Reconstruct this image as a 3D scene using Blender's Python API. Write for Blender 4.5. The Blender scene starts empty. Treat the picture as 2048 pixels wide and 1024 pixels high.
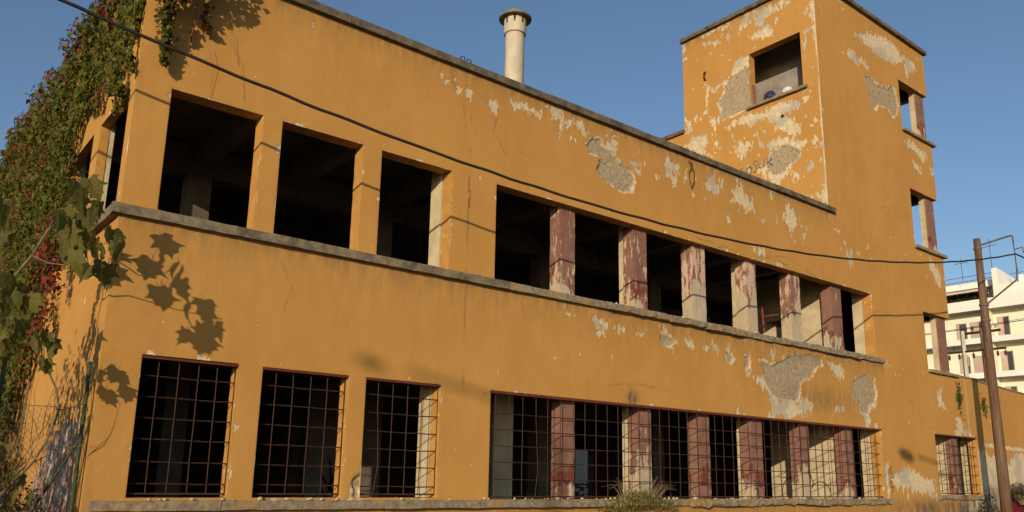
import bpy, math, random
import numpy as np
from mathutils import Vector, Matrix
random.seed(7); RNG=np.random.default_rng(7)
SC=bpy.context.scene; COL=SC.collection
# ------------------------------------------------------------------ camera
PITCH,ROLL,AY=math.radians(12.79),math.radians(1.10),math.radians(51.35)
hx=Vector((math.sin(AY),-math.cos(AY),0)); hf=Vector((math.cos(AY),math.sin(AY),0)); UPV=Vector((0,0,1))
fwd=math.cos(PITCH)*hf+math.sin(PITCH)*UPV; u0=-math.sin(PITCH)*hf+math.cos(PITCH)*UPV
rt=math.cos(ROLL)*hx+math.sin(ROLL)*u0; up=-math.sin(ROLL)*hx+math.cos(ROLL)*u0
cd=bpy.data.cameras.new('camera'); cam=bpy.data.objects.new('camera',cd); COL.objects.link(cam)
cam.matrix_world=Matrix(((rt.x,up.x,-fwd.x,-2.4388),(rt.y,up.y,-fwd.y,-11.443),(rt.z,up.z,-fwd.z,1.6),(0,0,0,1)))
cd.sensor_fit='HORIZONTAL'; cd.sensor_width=36; cd.lens=36*1644.3/2048; cd.shift_y=68.7/2048; cd.clip_start=.1; cd.clip_end=3000
SC.camera=cam
# ------------------------------------------------------------------ sky, sun, exposure
SUN_A,SUN_E=math.radians(54),math.radians(13.4)
TS=Vector((-math.sin(SUN_A)*math.cos(SUN_E),-math.cos(SUN_A)*math.cos(SUN_E),math.sin(SUN_E)))
W=bpy.data.worlds.new('World'); SC.world=W; W.use_nodes=True
nt=W.node_tree; nt.nodes.clear()
sky=nt.nodes.new('ShaderNodeTexSky'); sky.sky_type='NISHITA'; sky.sun_disc=False
sky.sun_elevation=SUN_E; sky.sun_rotation=math.pi+SUN_A; sky.air_density=1.0; sky.dust_density=.7; sky.ozone_density=2.6
bg=nt.nodes.new('ShaderNodeBackground'); bg.inputs[1].default_value=.122
wo=nt.nodes.new('ShaderNodeOutputWorld'); nt.links.new(sky.outputs[0],bg.inputs[0]); nt.links.new(bg.outputs[0],wo.inputs[0])
sd=bpy.data.lights.new('sun','SUN'); sd.energy=4.2; sd.angle=math.radians(.55); sd.color=(1,.83,.60)
so=bpy.data.objects.new('sun',sd); COL.objects.link(so); so.rotation_euler=TS.to_track_quat('Z','Y').to_euler(); so.location=(-20,-20,30)
SC.view_settings.view_transform='Standard'; SC.view_settings.look='None'; SC.view_settings.gamma=1; SC.view_settings.exposure=0.0
SC.view_settings.use_curve_mapping=False
# ------------------------------------------------------------------ materials
def new_mat(name):
    m=bpy.data.materials.new(name); m.use_nodes=True; t=m.node_tree; t.nodes.clear()
    o=t.nodes.new('ShaderNodeOutputMaterial'); b=t.nodes.new('ShaderNodeBsdfPrincipled'); t.links.new(b.outputs[0],o.inputs[0])
    b.inputs['Roughness'].default_value=.9; b.inputs['Specular IOR Level'].default_value=.2
    return m,t,b
def lk(t,a,b): t.links.new(a,b)
def val(t,s,x):
    if hasattr(x,'is_output'): t.links.new(x,s)
    else: s.default_value=(*x,1) if isinstance(x,tuple) and len(x)==3 and s.type=='RGBA' else x
def pos(t,scale=(1,1,1)):
    g=t.nodes.new('ShaderNodeNewGeometry'); m=t.nodes.new('ShaderNodeVectorMath'); m.operation='MULTIPLY'; m.inputs[1].default_value=scale
    lk(t,g.outputs['Position'],m.inputs[0]); return m.outputs[0]
def noise(t,vec,scale=1.,detail=4.,rough=.55,dist=0.):
    n=t.nodes.new('ShaderNodeTexNoise'); n.inputs['Scale'].default_value=scale; n.inputs['Detail'].default_value=detail
    n.inputs['Roughness'].default_value=rough; n.inputs['Distortion'].default_value=dist; lk(t,vec,n.inputs['Vector']); return n.outputs['Fac']
def ramp(t,f,a,b,smooth=True):
    r=t.nodes.new('ShaderNodeMapRange'); r.interpolation_type='SMOOTHSTEP' if smooth else 'LINEAR'
    lk(t,f,r.inputs[0]); r.inputs[1].default_value=a; r.inputs[2].default_value=b; return r.outputs[0]
def mix(t,f,a,b,mode='MIX'):
    m=t.nodes.new('ShaderNodeMix'); m.data_type='RGBA'; m.blend_type=mode
    val(t,m.inputs[0],f); val(t,m.inputs[6],a); val(t,m.inputs[7],b); return m.outputs[2]
def mth(t,op,a,b=0.,c=None):
    m=t.nodes.new('ShaderNodeMath'); m.operation=op; val(t,m.inputs[0],a); val(t,m.inputs[1],b)
    if c is not None: val(t,m.inputs[2],c)
    return m.outputs[0]
def bump(t,b,h,dist=.01,strength=1.):
    n=t.nodes.new('ShaderNodeBump'); n.inputs['Distance'].default_value=dist; n.inputs['Strength'].default_value=strength
    lk(t,h,n.inputs['Height']); lk(t,n.outputs[0],b.inputs['Normal'])
def attr(t,name):
    a=t.nodes.new('ShaderNodeAttribute'); a.attribute_name=name; return a
def sep(t,c):
    s=t.nodes.new('ShaderNodeSeparateColor'); lk(t,c,s.inputs[0]); return s.outputs
OCHRE_A=(.466,.242,.064); OCHRE_B=(.424,.213,.053); CREAM=(.64,.53,.35); RENDER=(.27,.215,.15)
def ochre_core(t):
    p=pos(t); n1=noise(t,p,.55,5,.6); n2=noise(t,pos(t,(5,5,.5)),1.,4,.6); n3=noise(t,p,30,3,.6)
    c=mix(t,ramp(t,n1,.3,.7),OCHRE_B,OCHRE_A)
    c=mix(t,mth(t,'MULTIPLY',ramp(t,n2,.45,.8),.35),c,(.37,.19,.045))
    c=mix(t,mth(t,'MULTIPLY',ramp(t,n3,.5,.8),.22),c,(.53,.31,.10))
    sp=ramp(t,noise(t,p,17,2,.5),.745,.775); c=mix(t,sp,c,CREAM)
    return c
def m_wall():
    m,t,b=new_mat('ochre_plaster'); p=pos(t)
    R,G,B=sep(t,attr(t,'wear').outputs['Color'])
    nf=noise(t,p,45,4,.65); 
    def sharp(x,amp): return ramp(t,mth(t,'ADD',x,mth(t,'MULTIPLY',mth(t,'SUBTRACT',nf,.5),amp)),.38,.62)
    fl=sharp(R,.7); ba=sharp(G,.4)
    c=ochre_core(t)
    grey=ramp(t,noise(t,p,1.3,3),.48,.62)
    cf=mix(t,ramp(t,noise(t,p,9,5,.65),.3,.7),CREAM,(.47,.37,.22)); cf=mix(t,mth(t,'MULTIPLY',grey,.75),cf,(.36,.32,.255))
    c=mix(t,fl,c,cf)
    cb=mix(t,ramp(t,noise(t,p,20,6,.75),.36,.64),(.225,.165,.10),(.45,.345,.215)); cb=mix(t,mth(t,'MULTIPLY',ramp(t,noise(t,p,3,4),.4,.7),.5),cb,(.36,.30,.22))
    c=mix(t,ba,c,cb)
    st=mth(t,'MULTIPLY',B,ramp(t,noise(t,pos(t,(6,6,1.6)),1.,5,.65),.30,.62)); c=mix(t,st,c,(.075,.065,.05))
    lk(t,c,b.inputs['Base Color'])
    h=mth(t,'ADD',mth(t,'MULTIPLY',noise(t,p,2.2,3,.5),1.4),mth(t,'MULTIPLY',noise(t,p,38,4,.6),.12))
    h=mth(t,'SUBTRACT',h,mth(t,'MULTIPLY',fl,.35)); h=mth(t,'SUBTRACT',h,mth(t,'MULTIPLY',ba,.8))
    h=mth(t,'ADD',h,mth(t,'MULTIPLY',mth(t,'MULTIPLY',ba,noise(t,p,30,4,.7)),1.1))
    bump(t,b,h,.011,1.); return m
def m_side():
    m,t,b=new_mat('ochre_plaster_sprayed'); p=pos(t)
    R,G,B=sep(t,attr(t,'wear').outputs['Color'])
    c=ochre_core(t)
    fl=ramp(t,mth(t,'ADD',R,mth(t,'MULTIPLY',mth(t,'SUBTRACT',noise(t,p,45,4,.65),.5),.7)),.38,.62)
    c=mix(t,fl,c,CREAM)
    g=ramp(t,mth(t,'ADD',G,mth(t,'MULTIPLY',mth(t,'SUBTRACT',noise(t,p,7,4),.5),.9)),.45,.6)
    q=noise(t,pos(t,(3,5,2.2)),1.2,4,.6,.6)
    gc=mix(t,ramp(t,q,.42,.5),(.46,.43,.39),(.32,.18,.13)); gc=mix(t,ramp(t,noise(t,pos(t,(3,4,2)),2.3,3,.6,1.),.54,.6),gc,(.15,.15,.185))
    gc=mix(t,ramp(t,noise(t,p,3.1,4,.6,.4),.57,.63),gc,OCHRE_A)
    c=mix(t,g,c,gc); lk(t,c,b.inputs['Base Color'])
    bump(t,b,mth(t,'ADD',mth(t,'MULTIPLY',noise(t,p,2.2,3,.5),1.4),mth(t,'MULTIPLY',noise(t,p,38,4,.6),.12)),.011); return m
def m_noise(name,a,bc,scale=6.,detail=5,lo=.35,hi=.65,rough=.9,bd=.006,bs=30.,vscale=(1,1,1),c3=None,s3=2.,f3=.6,lo3=.5,hi3=.65,metal=0.,spec=.2):
    m,t,b=new_mat(name); p=pos(t,vscale)
    c=mix(t,ramp(t,noise(t,p,scale,detail,.62),lo,hi),a,bc)
    if c3: c=mix(t,mth(t,'MULTIPLY',ramp(t,noise(t,p,s3,4,.6,.3),lo3,hi3),f3),c,c3)
    lk(t,c,b.inputs['Base Color']); b.inputs['Roughness'].default_value=rough; b.inputs['Metallic'].default_value=metal; b.inputs['Specular IOR Level'].default_value=spec
    if bd: bump(t,b,noise(t,pos(t,vscale),bs,4,.6),bd)
    return m
def m_pier(name,red,bias,lowb):
    # red-brown paint peeling in vertical tongues to pink-white undercoat and then to grey render low down
    m,t,b=new_mat(name); p=pos(t)
    g=t.nodes.new('ShaderNodeTexCoord'); s=t.nodes.new('ShaderNodeSeparateXYZ'); lk(t,g.outputs['Generated'],s.inputs[0]); z=s.outputs[2]
    oi=t.nodes.new('ShaderNodeObjectInfo'); rv=mth(t,'SUBTRACT',oi.outputs['Random'],.5)
    c=mix(t,ramp(t,noise(t,p,8,4),.35,.7),red,tuple(x*.8 for x in red)); c=mix(t,mth(t,'MULTIPLY',ramp(t,noise(t,p,2.6,4,.6),.45,.7),.55),c,(.27,.15,.105))
    bl=mth(t,'SUBTRACT',noise(t,pos(t,(3.5,3.5,2.2)),1.1,4,.55),mth(t,'MULTIPLY',mth(t,'ABSOLUTE',mth(t,'SUBTRACT',z,.27)),1.1)); c=mix(t,ramp(t,bl,.47,.50),c,(.165,.045,.028))
    fle=ramp(t,noise(t,pos(t,(1,1,.5)),21,3,.6),.66,.70); c=mix(t,fle,c,(.48,.36,.27))
    n=noise(t,pos(t,(9,9,2.1)),1.,5,.65,.2)
    w=ramp(t,mth(t,'ADD',mth(t,'ADD',n,bias),mth(t,'MULTIPLY',rv,.10)),.545,.60); c=mix(t,w,c,mix(t,ramp(t,noise(t,p,25,3),.4,.6),(.56,.40,.29),(.46,.30,.23)))
    n2=noise(t,pos(t,(3.1,3.1,1.3)),1.3,5,.6,.3)
    low=mth(t,'SUBTRACT',mth(t,'ADD',mth(t,'ADD',n2,lowb),mth(t,'MULTIPLY',rv,.22)),mth(t,'MULTIPLY',z,.55)); d=ramp(t,low,.30,.33)
    c=mix(t,d,c,mix(t,ramp(t,noise(t,p,40,4,.7),.35,.65),(.38,.30,.20),(.48,.39,.27)))
    lk(t,c,b.inputs['Base Color']); h=mth(t,'SUBTRACT',mth(t,'MULTIPLY',noise(t,p,30,4),.3),mth(t,'ADD',mth(t,'MULTIPLY',w,.3),mth(t,'MULTIPLY',d,.5))); bump(t,b,h,.012); return m
def m_tint(name,trans=.25,rough=.6):
    m,t,b=new_mat(name); a=attr(t,'tint').outputs['Color']; lk(t,a,b.inputs['Base Color']); b.inputs['Roughness'].default_value=.7; b.inputs['Specular IOR Level'].default_value=.15
    tr=t.nodes.new('ShaderNodeBsdfTranslucent'); lk(t,mix(t,.5,a,(.25,.24,.03),'MIX'),tr.inputs[0]); mx=t.nodes.new('ShaderNodeMixShader'); mx.inputs[0].default_value=trans
    o=[n for n in t.nodes if n.type=='OUTPUT_MATERIAL'][0]; lk(t,b.outputs[0],mx.inputs[1]); lk(t,tr.outputs[0],mx.inputs[2]); lk(t,mx.outputs[0],o.inputs[0]); return m
def m_bigleaf():
    m,t,b=new_mat('broad_leaf_green'); p=pos(t); oi=t.nodes.new('ShaderNodeObjectInfo')
    c=mix(t,oi.outputs['Random'],(.125,.115,.024),(.05,.06,.014)); c=mix(t,ramp(t,noise(t,p,9,4),.5,.75),c,(.17,.125,.035)); lk(t,c,b.inputs['Base Color']); b.inputs['Roughness'].default_value=.6
    tr=t.nodes.new('ShaderNodeBsdfTranslucent'); tr.inputs[0].default_value=(.24,.22,.03,1); mx=t.nodes.new('ShaderNodeMixShader'); mx.inputs[0].default_value=.36
    o=[n for n in t.nodes if n.type=='OUTPUT_MATERIAL'][0]; lk(t,b.outputs[0],mx.inputs[1]); lk(t,tr.outputs[0],mx.inputs[2]); lk(t,mx.outputs[0],o.inputs[0])
    bump(t,b,noise(t,p,30,3),.01); return m
M=dict(wall=m_wall(),side=m_side(),
 concrete=m_noise('weathered_concrete',(.135,.105,.068),(.225,.18,.115),7,6,c3=(.07,.06,.045),s3=3.,f3=.7,bd=.012,bs=25),
 chipped=m_noise('chipped_concrete',(.165,.133,.09),(.28,.225,.155),9,6,c3=(.36,.20,.055),s3=2.2,f3=.55,bd=.014,bs=22),
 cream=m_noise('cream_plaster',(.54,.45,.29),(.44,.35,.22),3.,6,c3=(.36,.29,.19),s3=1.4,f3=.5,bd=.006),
 shadedark=m_noise('shade_dark_interior_plaster',(.042,.034,.027),(.07,.056,.044),1.6,5,c3=(.028,.023,.02),s3=.9,f3=.7,bd=.006),  # interior shade put into a dark plaster colour
 shadedark_beam=m_noise('shade_dark_beam_concrete',(.11,.088,.066),(.16,.125,.095),2.6,5,bd=.006),  # beam colour darkened too, to keep the rooms in shade
 rust=m_noise('rusty_steel',(.036,.017,.011),(.058,.027,.017),22,4,rough=.8,bd=.002,bs=80),
 redrust=m_noise('red_oxide_steel',(.13,.032,.018),(.08,.024,.015),14,4,rough=.75,bd=.002),
 coping=m_noise('dark_weathered_coping',(.095,.075,.05),(.165,.132,.086),7,6,c3=(.05,.042,.032),s3=3.,f3=.7,bd=.012,bs=25), framerust=m_noise('orange_rusty_frame',(.20,.06,.025),(.13,.04,.02),14,4,rough=.8,bd=.002), dim=m_noise('dim_grey_plaster',(.30,.265,.23),(.22,.19,.165),2.,5,bd=.004),
 pier_a=m_pier('peeling_red_paint',(.225,.112,.082),-.09,-.06), pier_b=m_pier('peeling_red_paint_worn',(.215,.104,.076),.035,.02), pier_c=m_pier('red_paint_mostly_sound',(.225,.115,.084),-.13,-.16),
 cement=m_noise('cement_pipe',(.42,.36,.26),(.52,.46,.34),3.5,5,vscale=(1,1,.5),bd=.003),
 capdark=m_noise('dark_cement_cap',(.16,.14,.11),(.24,.21,.17),6,4),
 wood=m_noise('weathered_pole_wood',(.150,.088,.054),(.08,.05,.033),2.,6,vscale=(9,9,.6),c3=(.21,.14,.09),s3=1.,f3=.5,bd=.01,bs=3),
 cable=m_noise('black_cable',(.022,.017,.013),(.035,.026,.02),8,3,rough=.7,bd=0),
 galv=m_noise('painted_steel_bracket',(.13,.115,.10),(.09,.08,.068),9,4,rough=.7,bd=0),
 greenpaint=m_noise('green_painted_post',(.028,.060,.030),(.05,.065,.03),14,4,c3=(.10,.05,.025),s3=9,f3=.7,rough=.7,bd=.003),
 wire=m_noise('dull_fence_wire',(.13,.12,.10),(.09,.07,.05),30,3,rough=.6,bd=0),
 bark=m_noise('grey_brown_bark',(.11,.078,.045),(.19,.14,.085),14,5,vscale=(1,1,.5),bd=.006),
 drystem=m_noise('dry_stem',(.24,.17,.085),(.15,.10,.055),10,4,bd=0),
 ivy=m_tint('creeper_leaf',.22), shrub=m_tint('shrub_leaf',.2), bigleaf=m_bigleaf(),
 white=m_noise('white_render',(.80,.77,.69),(.74,.71,.63),.6,4,bd=0), cream2=m_noise('pale_yellow_render',(.80,.75,.58),(.75,.70,.53),.5,4,bd=0),
 greyband=m_noise('grey_soffit',(.40,.38,.34),(.34,.32,.29),.6,4,bd=0),
 glass=m_noise('dark_window',(.05,.045,.04),(.08,.07,.06),.8,3,rough=.25,bd=0,spec=.5), sunlit_panel=m_noise('sunlit_pinkish_panel',(.52,.38,.30),(.46,.33,.26),.8,3,bd=0),
 awning=m_noise('striped_awning',(.58,.47,.36),(.50,.40,.31),3,3,bd=0),
 ground=m_noise('dusty_asphalt',(.055,.052,.048),(.085,.078,.066),1.2,6,bd=.01), dirt=m_noise('dry_dirt',(.16,.12,.075),(.11,.085,.055),2,6,bd=.02),
 yard=m_noise('pale_blue_wash',(.90,.74,.54),(.82,.68,.50),1.2,5), ink=m_noise('spray_ink',(.02,.02,.028),(.03,.03,.04),5,2,bd=0), blueink=m_noise('faded_blue_spray',(.07,.13,.17),(.10,.15,.17),5,2,bd=0),
 redpaint=m_noise('dull_red_paint',(.16,.012,.012),(.10,.012,.012),3,5,c3=(.035,.015,.012),s3=1.8,f3=.8), bluebag=m_noise('dark_blue_plastic',(.02,.03,.06),(.03,.045,.085),9,3,rough=.4), whitebag=m_noise('white_plastic',(.72,.70,.66),(.6,.58,.54),7,3,rough=.5),
 insul=m_noise('brown_glazed_insulator',(.06,.04,.03),(.09,.06,.045),9,2,rough=.3,bd=0), porcelain=m_noise('pale_porcelain',(.5,.48,.44),(.42,.4,.36),9,2,rough=.3,bd=0), brick=m_noise('exposed_brick',(.36,.17,.10),(.28,.13,.08),12,4))
# ------------------------------------------------------------------ object helpers
def link(name,me,mat=None,parent=None,label=None,cat=None,group=None,kind=None):
    o=bpy.data.objects.new(name,me); COL.objects.link(o)
    if mat is not None:
        for x in (mat if isinstance(mat,(list,tuple)) else [mat]): me.materials.append(x)
    if parent: o.parent=parent
    return tag(o,label,cat,group,kind)
def tag(o,label=None,cat=None,group=None,kind=None):
    for k,v in (('label',label),('category',cat),('group',group),('kind',kind)):
        if v: o[k]=v
    return o
def empty(name,label,cat,loc=(0,0,0),group=None):
    o=bpy.data.objects.new(name,None); COL.objects.link(o); o.location=loc; o.empty_display_size=.2
    return tag(o,label,cat,group)
class MB:
    def __init__(s): s.v=[];s.f=[];s.mi=[]
    def add(s,v,f,mi=0):
        n=len(s.v); s.v+= [tuple(x) for x in v]; s.f+=[tuple(i+n for i in q) for q in f]; s.mi+=[mi]*len(f); return s
    def box(s,x0,x1,y0,y1,z0,z1,mi=0):
        return s.add([(x0,y0,z0),(x1,y0,z0),(x1,y1,z0),(x0,y1,z0),(x0,y0,z1),(x1,y0,z1),(x1,y1,z1),(x0,y1,z1)],
            [(0,3,2,1),(4,5,6,7),(0,1,5,4),(1,2,6,5),(2,3,7,6),(3,0,4,7)],mi)
    def tube(s,pts,r,n=6,mi=0,cap=True):
        pts=[Vector(p) for p in pts]; rs=r if isinstance(r,(list,tuple)) else [r]*len(pts); V=[]; ref=None
        for i,p in enumerate(pts):
            d=(pts[min(i+1,len(pts)-1)]-pts[max(i-1,0)]).normalized()
            if ref is None: ref=Vector((0,0,1)) if abs(d.z)<.9 else Vector((1,0,0))
            a=d.cross(ref).normalized(); bb=d.cross(a).normalized(); ref=bb if False else ref
            if a.length<.5: a=Vector((1,0,0)); bb=d.cross(a)
            for k in range(n):
                th=2*math.pi*k/n; V.append(p+rs[i]*(math.cos(th)*a+math.sin(th)*bb))
        F=[(i*n+k,i*n+(k+1)%n,(i+1)*n+(k+1)%n,(i+1)*n+k) for i in range(len(pts)-1) for k in range(n)]
        if cap: F+=[tuple(range(n-1,-1,-1)),tuple((len(pts)-1)*n+k for k in range(n))]
        return s.add(V,F,mi)
    def lathe(s,c,prof,n=24,mi=0,a0=0,a1=2*math.pi):
        full=abs(a1-a0-2*math.pi)<1e-6; m=n if full else n+1; V=[]
        for r,z in prof:
            for k in range(m):
                th=a0+(a1-a0)*k/n; V.append((c[0]+r*math.cos(th),c[1]+r*math.sin(th),c[2]+z))
        F=[]
        for i in range(len(prof)-1):
            for k in range(n): F.append((i*m+k,i*m+(k+1)%m,(i+1)*m+(k+1)%m,(i+1)*m+k))
        return s.add(V,F,mi)
    def build(s,name,mat=None,parent=None,smooth=False,**kw):
        me=bpy.data.meshes.new(name); me.from_pydata(s.v,[],s.f)
        if any(s.mi): me.polygons.foreach_set('material_index',s.mi)
        if smooth: me.polygons.foreach_set('use_smooth',[True]*len(s.f))
        me.update(); return link(name,me,mat,parent,**kw)
def part(name,mat,parent,*b,**kw):
    m=MB()
    for q in b: m.box(*q)
    return m.build(name,mat,parent,**kw)
# ------------------------------------------------------------------ numpy noise
def _h(ix,iy,s):
    n=(ix.astype(np.int64)*374761393+iy.astype(np.int64)*668265263+s*974711)&0xffffffff
    n=((n^(n>>13))*1274126177)&0xffffffff; return ((n^(n>>16))&0xffff)/65535.
def vn(x,y,s=0):
    ix=np.floor(x);iy=np.floor(y);fx=x-ix;fy=y-iy;fx=fx*fx*(3-2*fx);fy=fy*fy*(3-2*fy)
    return (_h(ix,iy,s)*(1-fx)+_h(ix+1,iy,s)*fx)*(1-fy)+(_h(ix,iy+1,s)*(1-fx)+_h(ix+1,iy+1,s)*fx)*fy
def fbm(x,y,s=0,o=4,g=.55):
    t=0;a=1;w=0
    for k in range(o): t=t+a*vn(x*2**k+17.3*k,y*2**k-9.1*k,s+k);w+=a;a*=g
    return t/w
def sstep(a,b,x):
    t=np.clip((x-a)/(b-a),0,1); return t*t*(3-2*t)
def poly_sd(x,y,P):
    ins=np.zeros(x.shape,bool); d=np.full(x.shape,1e9); n=len(P)
    for i in range(n):
        x0,y0=P[i];x1,y1=P[(i+1)%n];ex,ey=x1-x0,y1-y0;L=ex*ex+ey*ey+1e-12
        t=np.clip(((x-x0)*ex+(y-y0)*ey)/L,0,1); d=np.minimum(d,(x-x0-t*ex)**2+(y-y0-t*ey)**2)
        c=((y0>y)!=(y1>y)); xi=x0+(y-y0)*ex/(ey if abs(ey)>1e-9 else 1e-9); ins^=c&(x<xi)
    d=np.sqrt(d); return np.where(ins,d,-d)
def field(u,v,polys):
    out=np.full(u.shape,-1.)
    for P in polys:
        a=np.array(P); k=(u>a[:,0].min()-.4)&(u<a[:,0].max()+.4)&(v>a[:,1].min()-.4)&(v<a[:,1].max()+.4)
        if k.any(): out[k]=np.maximum(out[k],poly_sd(u[k],v[k],P))
    return out
def lines(a,b,step,brk):
    bs=sorted({round(q,4) for q in [a,b]+[x for x in brk if a<x<b]}); o=[]
    for p,q in zip(bs,bs[1:]):
        n=max(1,int(math.ceil((q-p)/step))); o+=list(np.linspace(p,q,n,endpoint=False))
    return np.array(o+[b])
def skin(name,mat,parent,u0,u1,v0,v1,holes,step,to3,flip=False,wear=None,smooth=True):
    U=lines(u0,u1,step,[h[i] for h in holes for i in (0,1)]); V=lines(v0,v1,step,[h[i] for h in holes for i in (2,3)])
    cu=(U[1:]+U[:-1])/2; cv=(V[1:]+V[:-1])/2; keep=np.ones((len(cv),len(cu)),bool)
    for h in holes: keep&=~(((cu>h[0])&(cu<h[1]))[None,:]&((cv>h[2])&(cv<h[3]))[:,None])
    j,i=np.nonzero(keep); nu=len(U); q=np.stack([j*nu+i,j*nu+i+1,(j+1)*nu+i+1,(j+1)*nu+i],1)
    if flip: q=q[:,::-1]
    ids,inv=np.unique(q,return_inverse=True); q=inv.reshape(q.shape)
    gu=U[ids%nu]; gv=V[ids//nu]; col=None; d=np.zeros(len(gu))
    if wear: col,d=wear(gu,gv)
    co=to3(gu,gv,d)
    me=bpy.data.meshes.new(name); me.vertices.add(len(gu)); me.vertices.foreach_set('co',co.astype(np.float32).ravel())
    me.loops.add(q.size); me.loops.foreach_set('vertex_index',q.ravel().astype(np.int32)); me.polygons.add(len(q))
    me.polygons.foreach_set('loop_start',np.arange(0,q.size,4,dtype=np.int32))
    if smooth: me.polygons.foreach_set('use_smooth',np.ones(len(q),bool))
    me.update(calc_edges=True)
    if col is not None:
        a=me.attributes.new('wear','FLOAT_COLOR','POINT'); a.data.foreach_set('color',np.concatenate([col,np.ones((len(col),1))],1).astype(np.float32).ravel())
    return link(name,me,mat,parent)
def rough_box(name,mat,parent,x0,x1,y0,y1,z0,z1,step=.07,amp=.006,seed=0,chip=0.,**kw):
    # a stone or concrete piece with worn faces and chipped arrises
    L=[lines(a,b,step,[]) for a,b in ((x0,x1),(y0,y1),(z0,z1))]; idx={};V=[];F=[]
    n=[len(l) for l in L]
    def vi(i,j,k):
        if (i,j,k) not in idx: idx[(i,j,k)]=len(V); V.append((L[0][i],L[1][j],L[2][k]))
        return idx[(i,j,k)]
    for ax in range(3):
        o=[a for a in range(3) if a!=ax]
        for side in (0,n[ax]-1):
            for a in range(n[o[0]]-1):
                for b in range(n[o[1]]-1):
                    def g(p,q):
                        c=[0,0,0];c[ax]=side;c[o[0]]=p;c[o[1]]=q;return vi(*c)
                    f=(g(a,b),g(a+1,b),g(a+1,b+1),g(a,b+1)); pos_=(ax!=1)
                    F.append(f if (side>0)==pos_ else f[::-1])
    P=np.array(V); s=seed*13.7
    for k in range(3):
        P[:,k]+=amp*2*(fbm(P[:,0]*6+P[:,1]*5+s,P[:,2]*7+k*3.3+s,seed,3)-.5)
    if chip:
        e=np.array([((i in(0,n[0]-1))+(j in(0,n[1]-1))+(k in(0,n[2]-1)))>=2 for (i,j,k) in idx]); c=np.array([(x0+x1)/2,(y0+y1)/2,(z0+z1)/2])
        w=np.clip(fbm(P[:,0]*3.2+s,P[:,2]*5+P[:,1]*4,seed+5,3)-.42,0,1)*chip*e
        d=c-P; d[:,0]=0; P+=d*w[:,None]*2.
    me=bpy.data.meshes.new(name); me.from_pydata([tuple(p) for p in P],[],F); me.update()
    return link(name,me,mat,parent,**kw)
def leaves(name,mat,parent,C,N,size,tint,droop=.0,kind='stuff',tmpl=None,**kw):
    # many small folded leaves: C centres, N facing, size, tint colour per leaf
    if tmpl is None: tmpl=np.array([(0,-.5,0),(.42,-.12,.10),(.22,.18,.06),(0,.55,-.08),(-.22,.18,.06),(-.42,-.12,.10),(0,0,-.03)])
    fc=[(0,1,6),(1,2,6),(2,3,6),(3,4,6),(4,5,6),(5,0,6)]
    n=len(C); N=N/np.linalg.norm(N,axis=1,keepdims=True)
    dn=np.tile([0,0,-1.],(n,1))+RNG.normal(0,.45,(n,3)); T=dn-(dn*N).sum(1,keepdims=True)*N; T/=np.linalg.norm(T,axis=1,keepdims=True)+1e-9; S=np.cross(T,N)
    V=C[:,None,:]+size[:,None,None]*(tmpl[None,:,0:1]*S[:,None,:]+tmpl[None,:,1:2]*T[:,None,:]+tmpl[None,:,2:3]*N[:,None,:])
    k=len(tmpl); F=(np.array(fc)[None]+(np.arange(n)*k)[:,None,None]).reshape(-1,3)
    me=bpy.data.meshes.new(name); me.vertices.add(n*k); me.vertices.foreach_set('co',V.astype(np.float32).ravel()); me.loops.add(F.size); me.loops.foreach_set('vertex_index',F.ravel().astype(np.int32))
    me.polygons.add(len(F)); me.polygons.foreach_set('loop_start',np.arange(0,F.size,3,dtype=np.int32)); me.update(calc_edges=True)
    a=me.attributes.new('tint','FLOAT_COLOR','POINT'); tc=np.repeat(np.concatenate([tint,np.ones((n,1))],1),k,0); a.data.foreach_set('color',tc.astype(np.float32).ravel())
    return link(name,me,mat,parent,kind=kind,**kw)
BARE_F=[[(8.61,8.32),(8.78,8.5),(9.06,8.55),(9.08,8.38),(9.31,8.32),(9.57,8.18),(9.82,8.13),(9.97,8.09),(10.03,7.86),(9.92,7.6),(9.71,7.53),(9.46,7.6),(9.14,7.68),(8.88,7.84),(9.02,7.97),(8.98,8.16),(8.7,8.17),(8.65,8.26)],
[(14.29,4.44),(14.44,4.42),(14.6,4.37),(14.79,4.34),(15.22,4.51),(15.85,4.74),(16.08,4.68),(16.4,4.77),(16.94,4.73),(17.01,4.56),(16.72,4.46),(16.47,4.21),(15.97,4.04),(15.92,3.72),(15.79,3.55),(15.01,3.56),(14.77,3.64),(14.63,3.81),(14.45,3.98),(14.43,4.24),(14.34,4.37)],
[(18.4,4.09),(18.59,4.34),(19.15,4.51),(19.45,4.42),(19.64,4.46),(19.65,4.17),(19.73,4.01),(19.56,3.76),(19.26,3.68),(19.2,3.5),(18.89,3.42),(18.63,3.72),(18.45,3.86)],
[(10.78,4.6),(11.06,4.6),(11.2,4.52),(11.13,4.43),(10.82,4.4)],
[(13.02,4.5),(13.16,4.43),(13.27,4.34),(13.2,4.26),(13.06,4.27)],
[(13.74,4.43),(13.89,4.45),(13.88,4.21),(13.72,4.18)],
[(20.52,13.92),(20.77,13.97),(21.23,13.86),(21.91,13.92),(22.27,14.17),(22.43,14.02),(22.55,13.58),(22.42,13.2),(22.08,13.03),(21.93,13.25),(21.24,13.17),(20.96,12.92),(20.8,13.03),(20.73,13.33),(20.59,13.62)]]
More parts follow.
